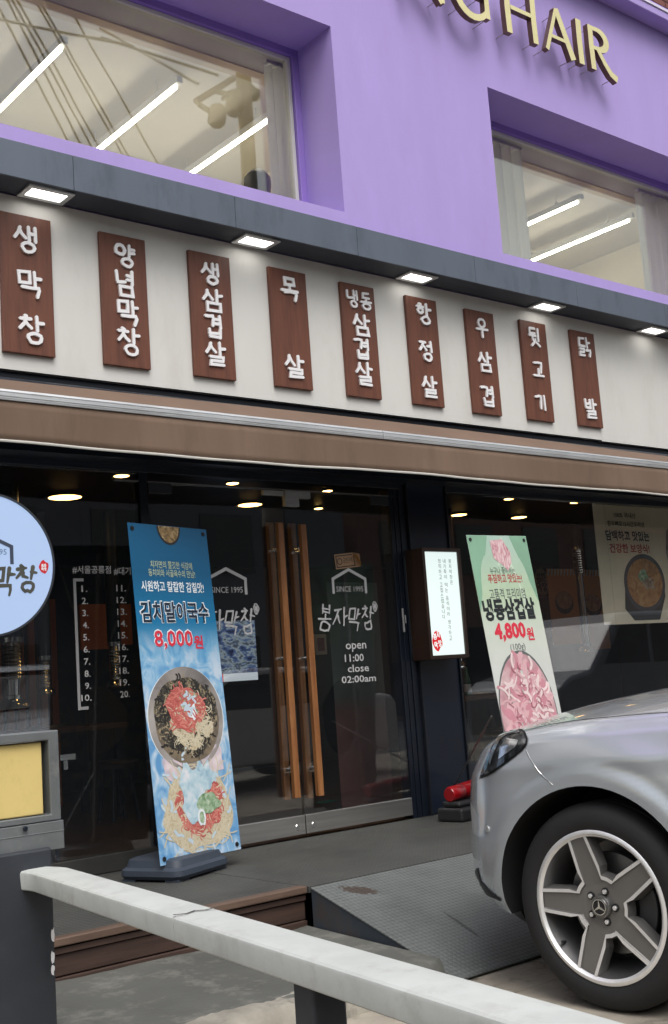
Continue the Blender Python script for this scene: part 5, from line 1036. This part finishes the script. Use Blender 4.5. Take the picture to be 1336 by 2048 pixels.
LP = [(130, 995, .16, 'large warm ceiling lamp glowing behind the left window, beside the round sign'), (243, 952, .07, 'small warm ceiling spot high behind the left window, above the blue banner'), (465, 967, .06, 'small warm ceiling spot above the left door leaf'), (500, 1010, .13, 'warm round ceiling lamp behind the top of the left door leaf'), (637, 1017, .05, 'tiny ceiling spot behind the right door leaf, by the handles'), (655, 982, .05, 'faint ceiling spot above the right door leaf'), (918, 1030, .10, 'round ceiling lamp right of the column, above the green banner'), (1018, 998, .06, 'small ceiling spot above the green banner'), (1038, 1035, .10, 'round ceiling lamp above the top right corner of the green banner'), (1150, 1005, .06, 'small ceiling spot left of the beige banner'), (1270, 1010, .06, 'small ceiling spot behind the beige banner top')]
for px, py, rr_, lab in LP:
    p = PZ(px, py, 2.66); t = thing('ceiling_lamp', lab, 'lamp', tuple(p), 'restaurant ceiling lamps'); f_ = Frame(p, (1, 0, 0), (0, -1, 0))
    rr_ *= .72
    m = MB(); m.lathe([(rr_ * 1.02, .0), (rr_ * 1.12, .0), (rr_ * 1.12, -.014), (0, -.014)], f_, 28); build('housing', m, black_metal, t, smooth=40)
    m = MB(); m.lathe([(0, .008), (rr_ * .6, .006), (rr_ * .9, .003), (rr_ * 1.0, .0005)], f_, 24); build('diffuser', m, lamp_em if rr_ > .055 else lamp_em2, t, smooth=40)
# chrome table exhaust pipes
def exhaust(px, py0, py1, Y, lab, rr_=.045):
    a = PY(px, py0, Y); b = PY(px + (py1 - py0) * .06, py1, Y); x = (a.x + b.x) / 2; t = thing('exhaust_pipe', lab, 'exhaust pipe', (x, Y, 2.7), 'table exhaust pipes'); f_ = Frame((x, Y, 0), (1, 0, 0), (0, 1, 0))
    zt_, zb_ = a.z, b.z; m = MB(); m.lathe([(rr_ * 1.3, 2.673), (rr_ * 1.3, zt_)], f_, 16); build('upper_tube', m, black_metal, t, smooth=40)
    m = MB(); pr = []; z = zt_
    while z > zt_ - .22: pr += [(rr_ * 1.05, z), (rr_ * 1.15, z - .012), (rr_ * 1.05, z - .024)]; z -= .024
    m.lathe([(rr_ * 1.35, zt_ + .03), (rr_ * 1.35, zt_)] + pr, f_, 18); build('collar', m, chrome, t, smooth=30)
    m = MB(); m.lathe([(rr_ * .8, zt_ - .2), (rr_ * .8, zb_ + .08), (rr_, zb_ + .075), (rr_, zb_ + .05)], f_, 18); build('lower_tube', m, chrome, t, smooth=30)
    m = MB(); m.lathe([(rr_ * .8, zb_ + .06), (rr_ * 1.7, zb_ + .03), (rr_ * 1.9, zb_), (rr_ * 1.7, zb_ - .01), (0, zb_)], f_, 20); build('hood', m, chrome, t, smooth=40)
exhaust(1158, 1100, 1303, 7.6, 'shiny exhaust pipe hanging between the green and beige banners'); exhaust(20, 1285, 1415, 7.2, 'thick chrome exhaust pipe behind the window below the round sign', .06); exhaust(88, 1320, 1388, 8.2, 'thin exhaust pipe seen left of the waiting list lettering', .04)
exhaust(228, 1292, 1372, 8.0, 'exhaust pipe seen between the two columns of the waiting list', .04); exhaust(905, 1150, 1335, 7.2, 'exhaust pipe between the light box and the green banner', .035)
# back-wall panels and posters
def panel(name, x0, y0, x1, y1, Y, material, lab, cat, group=None, th=.03):
    a = PY(x0, y1, Y); b = PY(x1, y0, Y); t = thing(name, lab, cat, ((a.x + b.x) / 2, Y, a.z), group); m = MB(); f_ = wall_frame(Y); m.box(a.x, b.x, a.z, b.z, -th, 0, f_); o = build('panel', m, material, t, bevel=.002); return t, o, a, b, f_
lamplit_wood = woodmat('lamplit_amber_wood', rgb(190, 96, 36), rgb(226, 136, 62), .45, 2, 7)  # wood colour brightened in place of a lamp shining on it
panel('wood_partition', 163, 1208, 218, 1300, 9.0, lamplit_wood, 'amber wood partition lit behind the first list column', 'partition'); panel('wood_partition', 236, 1208, 262, 1290, 9.2, lamplit_wood, 'amber wood partition lit behind the second list column', 'partition')
t, o, a, b, f_ = panel('wall_sign', 1062, 1128, 1106, 1262, 8.4, wood_in, 'brown wood wall sign with round cream logo behind the glass', 'sign')
xc, zc = a.x + (b.x - a.x) * .52, b.z - .2; m = MB(); m.prism(blob(xc, zc, .11, .15, 30, .04, 2), .0, .006, f_); oo = build('logo_disc', m, mat('cream_disc', rgb(236, 206, 158), .5), t)
m = MB()
for i, ch in enumerate('봉자막창'): hangul(m, ch, f_, xc - .085 + .085 * (i % 2), xc - .01 + .085 * (i % 2), zc - .10 + (0 if i > 1 else .10), zc - .01 + (0 if i > 1 else .10), .007, .0075, .014, .03, i, .0001)
build('lettering', m, black_plastic, oo)
def poster(x0, y0, x1, y1, Y, lab):
    t, o, a, b, f_ = panel('menu_poster', x0, y0, x1, y1, Y, mat('orange_poster', rgb(214, 144, 74), .5, var=.06), lab, 'poster', 'menu posters', .01)
    ww = b.x - a.x; hh = b.z - a.z; m = MB()
    for k in range(9): m.prism([(a.x + ww * (k / 9), b.z - .07), (a.x + ww * (k + .5) / 9, b.z - .07), (a.x + ww * min(1, (k + .9) / 9), b.z), (a.x + ww * (k + .4) / 9, b.z)], .001, .002, f_)
    build('stripes', m, decal, o); m = MB(); m.prism(circle(a.x + ww * .5, a.z + hh * .55, ww * .32, 30, ww * .26), .001, .002, f_); build('bowl_print', m, mat('print_dark_rim', rgb(44, 42, 40), .5), o); m = MB(); m.prism(circle(a.x + ww * .5, a.z + hh * .58, ww * .28, 30, ww * .2), .003, .004, f_); build('soup_print', m, printmat('print_soup', [rgb(150, 100, 62), rgb(186, 136, 90), rgb(206, 170, 120)], 18), o)
poster(1108, 1138, 1150, 1290, 8.1, 'orange menu poster left of the shiny exhaust pipe'); poster(1168, 1140, 1206, 1300, 8.3, 'orange menu poster right of the shiny exhaust pipe')
# beige soup banner hung inside the right window
hf = wall_frame(6.10); a = PY(1209, 1250, 6.10); b = PY(1184, 1007, 6.10); sbx0, sbx1, sbz0, sbz1 = (a.x + b.x) / 2, (a.x + b.x) / 2 + 1.25, a.z, b.z
sb = thing('hanging_banner', 'beige cloth banner with soup pot picture hung in the right window', 'banner', (sbx0 + .6, 6.1, sbz0)); m = MB(); sh = sheet(Frame((sbx0, 6.10, sbz0), (1, 0, 0), (0, 0, 1)), sbx1 - sbx0, sbz1 - sbz0, .02); sbs = build('cloth', sh, mat('beige_cloth', rgb(242, 226, 200), .8, var=.06, vs=3), sb, smooth=60)
class Bent2:
    def __init__(s, f): s.f = f; s.r, s.u, s.n = f.r, f.u, f.n
    def __call__(s, a_, b_, c=0.0): return s.f(a_, b_, c + .02 * math.sin(math.pi * (a_ - sbx0) / (sbx1 - sbx0)) * math.sin(math.pi * (b_ - sbz0) / (sbz1 - sbz0)))
B2 = Bent2(hf)
def stext(s, x0, x1, yb, yt, material, bold):
    p = PY(x0, yb, 6.10); q = PY(x1, yb + (x1 - x0) * .0, 6.10); r_ = PY(x0, yt, 6.10); m = MB(); text_on(m, s, B2, p.x, q.x, p.z, r_.z, .002, bold); build('lettering', m, material, sbs)
stext('100% 국내산', 1227, 1270, 1035, 1024, blk, .02); stext('한우뼈로15시간우려낸', 1214, 1286, 1052, 1041, blk, .02); stext('담백하고 맛있는', 1211, 1296, 1081, 1060, nvy, .03); stext('건강한 보양식!', 1218, 1296, 1106, 1087, redt, .03)
pc_ = PY(1284, 1166, 6.10); m = MB(); m.prism([(pc_.x - .26, pc_.z - .02), (pc_.x - .28, pc_.z - .22), (pc_.x - .16, pc_.z - .32), (pc_.x + .2, pc_.z - .32), (pc_.x + .3, pc_.z - .12), (pc_.x + .3, pc_.z)], .0015, .002, B2); build('pot_print', m, mat('print_pot', rgb(66, 62, 64), .5), sbs)
for rx_, ry_, mt, c0 in ((.29, .25, mat('print_pot_rim', rgb(84, 84, 90), .5), .0026), (.25, .21, printmat('print_soup', [rgb(150, 100, 62)], 18), .0034)): m = MB(); m.prism(circle(pc_.x + .02, pc_.z, rx_, 40, ry_), c0, c0 + .0003, B2); build('pot_print', m, mt, sbs)
m = MB(); m.prism(blob(pc_.x + .0, pc_.z + .06, .06, .06, 24, .25, 3), .004, .0043, B2); build('pot_print', m, grn, sbs); m = MB(); m.prism(blob(pc_.x + .07, pc_.z - .01, .09, .05, 24, .25, 5), .0045, .0048, B2); build('pot_print', m, printmat('print_meat', [rgb(110, 84, 70), rgb(170, 150, 130), rgb(206, 190, 170)], 20), sbs)
m = MB(); m.prism(circle(sbx1 - .16, sbz1 - .40, .14, 8, .26), .002, .0024, B2); build('pot_print', m, steelp, sbs)
for xx in (sbx0 + .01, sbx1 - .01):
    m = MB(); m.tube([(xx, 6.10, sbz1 - .01), (xx - .02, 6.06, sbz1 + .06)], .006, 6); build('hook', m, chrome, sb)
# television, framed picture, inner standing banner
t, o, a, b, f_ = panel('television', 430, 1236, 512, 1372, 8.6, black_plastic, 'television showing a news picture behind the left door leaf', 'television', th=.05)
tvm, nt, bs = newmat('tv_picture'); vv = coords(nt, (2.2, 1, 5.0), (0, R(14), 0)); vo_f = noise(nt, vv, 3.2, 3, .55)
nt.links.new(ramp(nt, vo_f, [(0.36, (.02, .03, .09)), (0.46, (.10, .16, .34)), (0.52, (.42, .50, .56)), (0.60, (.05, .06, .10)), (0.68, (.30, .42, .60))]), bs.inputs['Emission Color']); bs.inputs['Emission Strength'].default_value = .35; bs.inputs['Base Color'].default_value = (.01, .01, .01, 1)
m = MB(); m.box(a.x + .02, b.x - .02, a.z + .1, b.z - .02, .001, .003, f_); build('screen', m, tvm, t)
m = MB(); m.box(a.x + .02, b.x - .02, a.z + .03, a.z + .098, .001, .0032, f_); sc_ = build('caption_bar', m, emis('tv_caption', (.62, .68, .74), .5), t); m = MB(); m.box(a.x + .02, a.x + .09, a.z + .03, a.z + .098, .0034, .0042, f_); build('caption_tag', m, emis('tv_red', (.7, .06, .05), .5), t)
t, o, a, b, f_ = panel('framed_picture', 632, 1268, 652, 1310, 7.4, mat('cream_frame', rgb(190, 164, 146), .5), 'small red picture in a cream frame behind the right door leaf', 'picture'); m = MB(); m.box(a.x + .025, b.x - .025, a.z + .03, b.z - .03, .001, .003, f_); build('print', m, mat('deep_red', rgb(120, 20, 30), .5), t)
ib = thing('interior_banner', 'dim green and maroon banner standing inside behind the opening hours', 'banner', (5.6, 6.6, ZD)); IF = Frame((PY(683, 1600, 6.6).x, 6.6, ZD + .05), (1, .12, 0), (0, 0, 1))
m_, nt, bs = newmat('inner_banner_print'); tc = N(nt, 'ShaderNodeTexCoord'); sp = N(nt, 'ShaderNodeSeparateXYZ'); nt.links.new(tc.outputs['Object'], sp.inputs[0])
nt.links.new(mixc(nt, .25, ramp(nt, sp.outputs[2], [(0.0, rgb(92, 44, 40)), (0.72, rgb(104, 66, 60)), (0.86, rgb(84, 98, 92)), (1.0, rgb(92, 112, 104))]), ramp(nt, noise(nt, coords(nt), 5, 4), [(.3, rgb(60, 40, 38)), (.7, rgb(130, 110, 104))])), bs.inputs['Base Color']); bs.inputs['Roughness'].default_value = .6
build('banner', sheet(IF, .55, 1.62), m_, ib, smooth=60); m = MB(); m.box(.1, .45, -.05, .0, -.18, .12, IF); build('base', m, charcoal, ib, bevel=.01)
# flyer on the floor inside, price card by the left window
p = PZ(655, 1604, ZD); m = MB(); m.add([(p.x - .09, p.y - .06, ZD + .002), (p.x + .1, p.y - .04, ZD + .006), (p.x + .08, p.y + .07, ZD + .004), (p.x - .1, p.y + .06, ZD + .009)], [(0, 1, 2, 3)]); solo('flyer', m, mat('teal_paper', rgb(60, 150, 130), .6), 'small teal paper lying on the floor just inside the right door', 'paper', (p.x, p.y, ZD))
a = PY(120, 1510, 6.3); b = PY(142, 1538, 6.3); t = thing('price_card', 'small white price card hanging low inside the left window', 'card', (a.x, 6.3, b.z)); m = MB(); m.box(a.x, b.x + .03, (a.z + b.z) / 2 + .01, a.z, 0, .004, wall_frame(6.3)); build('card', m, decal_grey, t); m = MB(); m.box(a.x + .02, b.x - .02, b.z, (a.z + b.z) / 2 + .008, 0, .004, wall_frame(6.3)); build('tab', m, decal_grey, t)
slat_t = thing('slatted_screen', 'amber vertical wood slat screen at the back behind the left window', 'screen', (3.3, 10.2, ZD))
for k in range(26): m = MB(); x = 2.2 + k * .11; m.box(x, x + .06, 10.2, 10.25, ZD, 2.2); build('slat', m, lamplit_wood, slat_t)
bot_m = [mat('green_bottle', (.02, .10, .04), .15, var=.1), mat('brown_bottle', (.10, .04, .012), .15, var=.1)]
for k, (x, y, lab) in enumerate(((7.62, 7.45, 'green bottle on the table behind the green banner'), (8.2, 7.5, 'brown bottle on the table behind the green banner'), (2.5, 7.0, 'green bottle on the table behind the waiting list'))):
    t = thing('bottle', lab, 'bottle', (x, y, ZD + .74), 'bottles on tables'); m = MB(); m.lathe([(0, 0), (.033, .0), (.033, .14), (.014, .2), (.014, .25), (0, .25)], Frame((x, y, ZD + .741), (1, 0, 0), (0, 1, 0)), 16); build('glass', m, bot_m[k % 2], t, smooth=40); m = MB(); m.lathe([(.0345, .03), (.0345, .1)], Frame((x, y, ZD + .741), (1, 0, 0), (0, 1, 0)), 16); build('paper_band', m, decal, t, smooth=40)
# tables and stools near the windows
tabl = woodmat('table_top', rgb(70, 48, 34), rgb(120, 84, 58), .35, 0, 8)
def table(x, y, lab):
    t = thing('dining_table', lab, 'table', (x, y, ZD - .004), 'dining tables'); m = MB(); m.box(x - .55, x + .55, y - .38, y + .38, ZD + .70, ZD + .74); build('table_top', m, tabl, t, bevel=.006); m = MB(); m.lathe([(.12, ZD + .715), (.14, ZD + .745), (.13, ZD + .76), (.10, ZD + .76)], Frame((x, y, 0), (1, 0, 0), (0, 1, 0)), 24); build('grill', m, steel, t, smooth=30)
    for dx in (-.48, .48):
        for dy in (-.31, .31): m = MB(); m.box(x + dx - .025, x + dx + .025, y + dy - .025, y + dy + .025, ZD - .004, ZD + .70); build('leg', m, black_metal, t)
def stool(x, y, lab):
    t = thing('stool', lab, 'stool', (x, y, ZD - .004), 'dining stools'); m = MB(); m.lathe([(0, ZD + .46), (.155, ZD + .46), (.17, ZD + .44), (.165, ZD + .40), (0, ZD + .40)], Frame((x, y, 0), (1, 0, 0), (0, 1, 0)), 24); build('seat', m, mat('stool_vinyl', (.03, .02, .018), .4), t, smooth=40)
    for k in range(4): a_ = R(45 + 90 * k); m = MB(); m.tube([(x + .1 * math.cos(a_), y + .1 * math.sin(a_), ZD + .40), (x + .16 * math.cos(a_), y + .16 * math.sin(a_), ZD - .004)], .012, 8); build('leg', m, black_metal, t)
table(2.75, 7.1, 'dark table right behind the left window below the waiting list'); table(7.9, 7.6, 'dark table under the shiny exhaust pipe, behind the green banner'); table(4.3, 9.0, 'dark table far inside behind the left door leaf')
stool(2.35, 6.62, 'round stool at the window table, nearer the left edge'); stool(3.05, 6.62, 'round stool at the window table, nearer the blue banner'); stool(7.5, 6.95, 'round stool at the table behind the green banner'); stool(4.6, 8.4, 'round stool at the table behind the left door leaf')
m = MB(); m.box(-1.9, 3.4, 8.9, 9.0, ZD - .003, 1.15); solo('low_partition', m, wood_in, 'dark wood low partition behind the left window', 'partition', (1.0, 8.95, ZD), bevel=.004)

# ================================================================== SALON INTERIOR (bright, cream)
cream = mat('salon_cream', (0.72, 0.66, 0.52), .7, var=.03); ceil_c = mat('salon_ceiling', (0.76, 0.72, 0.62), .7, var=.03); soffit_shade = mat('salon_soffit_shade', (.5, .49, .46), .7, var=.04); beige = mat('salon_ceiling_shade', (.62, .50, .33), .7, var=.04)  # grey and beige carry the shade of the near ceiling as colour
m = MB(); m.box(BX0, BX1, 6.47, 10.5, 5.668, 5.74); struct('salon_ceiling', m, ceil_c)
m = MB(); m.box(BX0, BX1, 6.085, 6.33, 5.672, 5.74); struct('salon_soffit_shaded', m, soffit_shade)  # flat soffit behind the frame, its backlit shade painted grey
m = MB(); m.box(BX0, BX1, 6.332, 6.468, 5.662, 5.74); struct('salon_shaded_strip', m, beige)  # flat strip of the same ceiling, its shadow painted beige
m = MB(); m.box(BX0, BX1, 6.09, 10.5, 3.9, 3.98); struct('salon_floor', m, cream)
m = MB(); m.box(BX0, BX1, 10.4, 10.5, 3.98, 5.667); struct('salon_wall_back', m, cream)
m = MB(); m.box(6.02, 10.35, 8.3, 8.4, 3.99, 5.66); struct('salon_bounce_wall', m, cream)  # added wall, set close to throw more light back into this room
for x in (BX0, 5.9, 10.36): m = MB(); m.box(x, x + .1, 6.09, 10.4, 3.98, 5.66); struct('salon_wall_side', m, cream)
tube_em = emis('led_tube', (1.0, 0.93, 0.79), 22.0); alu_w = mat('white_alu', (.7, .69, .66), .4, .2)
TUB = [((130, 90), 3.40, 1.55, 'leftmost linear LED tube behind the left upper window'), ((360, 168), 4.32, 1.55, 'middle linear LED tube behind the left upper window'), ((560, 225), 5.24, 1.6, 'rightmost linear LED tube behind the left upper window, by the curtain'), ((1165, 400), 8.60, 1.5, 'short linear LED tube behind the right upper window'), ((1268, 437), 9.43, 1.6, 'long linear LED tube behind the right upper window')]
for (px, py), x, L, lab in TUB:
    p = PZ(px, py, 5.5); y0 = p.y; x = p.x; t = thing('tube_light', lab, 'light', (x, y0, 5.5), 'salon tube lights'); m = MB(); m.box(x - .024, x + .024, y0, y0 + L, 5.512, 5.565); build('housing', m, alu_w, t, bevel=.004)
    m = MB(); m.tube([(x, y0 + .06, 5.5), (x, y0 + L - .02, 5.5)], .0125, 10); build('tube', m, tube_em, t, smooth=40)
    for yy in (y0 + .3, y0 + L - .3): m = MB(); m.tube([(x, yy, 5.575), (x, yy, 5.667)], .004, 6); m.lathe([(0, 5.585), (.02, 5.585), (.02, 5.575)], Frame((x, yy, 0), (1, 0, 0), (0, 1, 0)), 10); build('suspension_wire', m, alu_w, t)
cur_m, nt, bs = newmat('curtain_sheer'); bs.inputs['Base Color'].default_value = (.82, .85, .83, 1); bs.inputs['Roughness'].default_value = .8
tr_ = N(nt, 'ShaderNodeBsdfTranslucent'); tr_.inputs[0].default_value = (.85, .87, .84, 1); mx = N(nt, 'ShaderNodeMixShader'); nt.links.new(ramp(nt, noise(nt, coords(nt, (8, 8, .5)), 3, 3), [(.3, (.42,) * 3), (.7, (.6,) * 3)]), mx.inputs[0]); nt.links.new(bs.outputs[0], mx.inputs[1]); nt.links.new(tr_.outputs[0], mx.inputs[2]); nt.links.new(mx.outputs[0], nt.nodes['Material Output'].inputs[0])
def curtain(x0, x1, y, lab):
    t = thing('curtain', lab, 'curtain', ((x0 + x1) / 2, y, 4.3), 'white curtains'); m = MB(); n = 60; zs = (4.28, 4.9, 5.4, 5.64)
    m.add([(x0 + (x1 - x0) * i / n, y + (.03 + .01 * math.sin(i * .7)) * math.sin(i * 2 * math.pi / 7.5) , z) for z in zs for i in range(n + 1)], [(j * (n + 1) + i, j * (n + 1) + i + 1, (j + 1) * (n + 1) + i + 1, (j + 1) * (n + 1) + i) for j in range(3) for i in range(n)]); o = build('fabric', m, cur_m, t, smooth=80)
    m = MB(); m.box(x0, x1, y - .02, y + .02, 5.645, 5.668); build('rail', m, alu_w, t)
a = PY(545, 360, 6.18).x; curtain(a, 5.3, 6.18, 'white curtain at the right side of the left upper window'); a = PY(1058, 480, 6.18).x; curtain(6.5, a, 6.18, 'white curtain at the left side of the right upper window'); a = PY(1290, 540, 6.18).x; curtain(a, 9.9, 6.18, 'white curtain at the right edge of the right upper window')
# hair steamer by the left window, wall decal in the right window
p = PY(515, 372, 6.6); t = thing('hair_steamer', 'dark salon hair dryer head low behind the left upper window', 'hair dryer', (p.x, 6.6, 3.98)); m = MB(); m.tube([(p.x, 6.6, 3.98), (p.x, 6.6, p.z - .1)], .02, 8); build('stand', m, chrome, t); m = MB(); m.lathe([(0, .12), (.06, .11), (.1, .06), (.105, 0), (.09, -.08), (0, -.09)], Frame((p.x, 6.6, p.z), (1, 0, 0), (0, 1, 0)), 24); build('hood', m, black_plastic, t, smooth=50)

# ================================================================== ACROSS THE STREET (seen only mirrored in the glass)
YM = 6.0
def mirror_z(px, py, z):
    """the point at height z that the glass of the upper windows mirrors at this pixel"""
    p = PY(px, py, YM); d = ray(px, py); d = Vector((d.x, -d.y, d.z)); return p + d * ((z - p.z) / d.z)
def mirror_y(px, py, y):
    p = PY(px, py, YM); d = ray(px, py); d = Vector((d.x, -d.y, d.z)); return p + d * ((y - p.y) / d.y)
conc = mat('pole_concrete', rgb(120, 114, 104), .85, var=.12, vs=4); dkm = mat('pole_hardware', rgb(62, 60, 58), .6, .3)
pb = mirror_y(500, 330, -4.0); up_ = thing('utility_pole', 'concrete utility pole with transformers mirrored in the left upper window', 'utility pole', (pb.x, -4.0, 0)); m = MB(); ptop = mirror_y(490, 150, -4.0).z
m.tube([(pb.x, -4, 0), (pb.x, -4, ptop + .4)], [.19, .13], 16); build('shaft', m, conc, up_, smooth=40)
for (q0, q1, r_) in (((395, 200), (470, 155), .06), ((400, 205), (425, 222), .05), ((430, 180), (470, 190), .05), ((500, 170), (528, 195), .05)):
    m = MB(); m.tube([mirror_y(*q0, -4.1), mirror_y(*q1, -4.1)], r_, 8); build('crossarm', m, dkm, up_)
for q0, q1, r_ in (((440, 210), (434, 248), .16), ((475, 182), (470, 225), .17), ((515, 180), (508, 196), .1), ((452, 188), (456, 196), .1)):
    a = mirror_y(*q0, -4.05); b = mirror_y(*q1, -4.05); m = MB(); m.tube([a, a.lerp(b, .15), a.lerp(b, .85), b], [r_ * .6, r_, r_, r_ * .7], 14); build('transformer', m, dkm, up_, smooth=40)
WIR = [((0, 36), (270, 90), 9.2, 9.2), ((270, 92), (400, 165), 9.2, 8.0), ((290, 100), (440, 148), 9.2, 8.6), ((0, 10), (138, 280), 9.5, 9.5), ((20, 0), (165, 290), 9.5, 9.5), ((30, 0), (188, 296), 9.8, 9.8), ((40, 0), (205, 300), 9.8, 9.8), ((80, 10), (255, 318), 10.2, 10.2), ((88, 10), (268, 322), 10.2, 10.2), ((160, 45), (320, 330), 10.4, 10.4)]
for i, (q0, q1, z0, z1) in enumerate(WIR):
    a = mirror_z(*q0, z0); b = mirror_z(*q1, z1); d = (b - a); a2 = a - d * .6; b2 = b + d * (.8 if i > 2 else 0); t = MB()
    t.tube([a2.lerp(b2, k / 8) for k in range(9)], .018 if i < 3 else .018, 6); solo('overhead_wire', t, dkm, 'thin overhead wire mirrored in the left upper window', 'wire', tuple(a2), 'overhead wires')
far = [mat('far_brick', rgb(134, 104, 92), .85, var=.15), mat('far_render', rgb(166, 162, 154), .85, var=.15), mat('far_tile', rgb(118, 120, 124), .8, var=.15)]
for i, (x0, x1, z1) in enumerate(((-30, -9, 7.5), (-8.5, 6, 8.2), (6.5, 22, 7.0), (22.5, 44, 8.8), (44.5, 70, 7.6))):
    t = thing('far_building', ['brick', 'pale', 'grey', 'tall brick', 'long pale'][i] + ' building across the street, seen only in reflections', 'building', ((x0 + x1) / 2, -15, 0), 'buildings across the street'); m = MB(); m.box(x0, x1, -25, -14, -.02, z1); build('wall', m, far[i % 3], t)
    for fl_ in range(2):
        for k in range(int((x1 - x0) / 3.2)): m = MB(); xx = x0 + .9 + k * 3.2; m.box(xx, xx + 1.7, -14.0, -13.96, 1.0 + fl_ * 3.3 - (.9 if fl_ == 0 else 0), 2.6 + fl_ * 3.3); build('window', m, dark_glass, t)
# vehicles parked along the far kerb, mirrored in the shop glass
def far_vehicle(name, cat, lab, vx0, vy0, prof, wins, vpaint, wx):
    vn = thing(name, lab, cat, (vx0 + 2.4, vy0 + .9, 0), 'vehicles mirrored in the shop glass'); vf = Frame((vx0, vy0 + 1.8, 0), (1, 0, 0), (0, 0, 1)); m = MB(); m.prism(prof, -1.8, 0, vf); build('body', m, vpaint, vn, bevel=.06, bseg=3)
    for q in wins:
        for c0 in (.004, -1.81): m = MB(); m.prism(q, c0, c0 + .006, vf); build('side_window', m, dark_glass, vn)
    m = MB(); m.box(.12, 4.75, .58, .62, .002, .012, vf); build('side_moulding', m, black_trim, vn)
    for xx in wx:
        for yy in (vy0 + 1.79, vy0 + .2): f2 = Frame((vx0 + xx, yy + .02, .33), (1, 0, 0), (0, 0, 1)); m = MB(); m.lathe([(0, .0), (.2, .0), (.22, .01), (.33, .01), (.33, -.2), (0, -.2)], f2, 28); build('wheel', m, tyre_m, vn, smooth=30); m = MB(); m.lathe([(0, .014), (.19, .014), (.2, .011)], f2, 24); build('hub', m, alu, vn, smooth=30)
vanp = [(0, .35), (0, .95), (.2, 1.08), (.65, 1.16), (1.25, 1.80), (1.5, 1.93), (4.75, 1.95), (4.92, 1.8), (4.98, 1.0), (4.98, .4), (4.7, .32), (.3, .3)]; vanw = [[(.95, 1.22), (1.4, 1.74), (2.0, 1.77), (2.0, 1.2)], [(2.1, 1.2), (2.1, 1.77), (3.35, 1.78), (3.35, 1.19)], [(3.45, 1.19), (3.45, 1.78), (4.68, 1.75), (4.78, 1.19)]]
sedp = [(0, .4), (.02, .7), (.2, .82), (1.2, .98), (1.95, 1.40), (2.3, 1.48), (3.3, 1.46), (4.1, 1.08), (4.6, 1.02), (4.7, .9), (4.7, .45), (4.5, .3), (.3, .28)]; sedw = [[(1.35, .99), (2.0, 1.36), (2.55, 1.40), (2.55, .98)], [(2.62, .98), (2.62, 1.40), (3.25, 1.38), (3.85, 1.02)]]
far_vehicle('parked_van', 'van', 'grey van parked up the street, mirrored in the right shop window', 12.3, -1.9, vanp, vanw, mat('van_paint', rgb(120, 122, 126), .3, .5, var=.05, coat=.6), (.95, 3.95))
far_vehicle('parked_sedan', 'car', 'white sedan across the street, mirrored low in the door glass', 6.2, -3.6, sedp, sedw, mat('white_car_paint', rgb(212, 212, 208), .3, .0, var=.03, coat=.6), (.85, 3.75))
far_vehicle('parked_sedan', 'car', 'dark sedan across the street, mirrored low in the left window', .6, -3.6, sedp, sedw, mat('dark_car_paint', rgb(52, 56, 64), .3, .3, var=.03, coat=.6), (.85, 3.75))
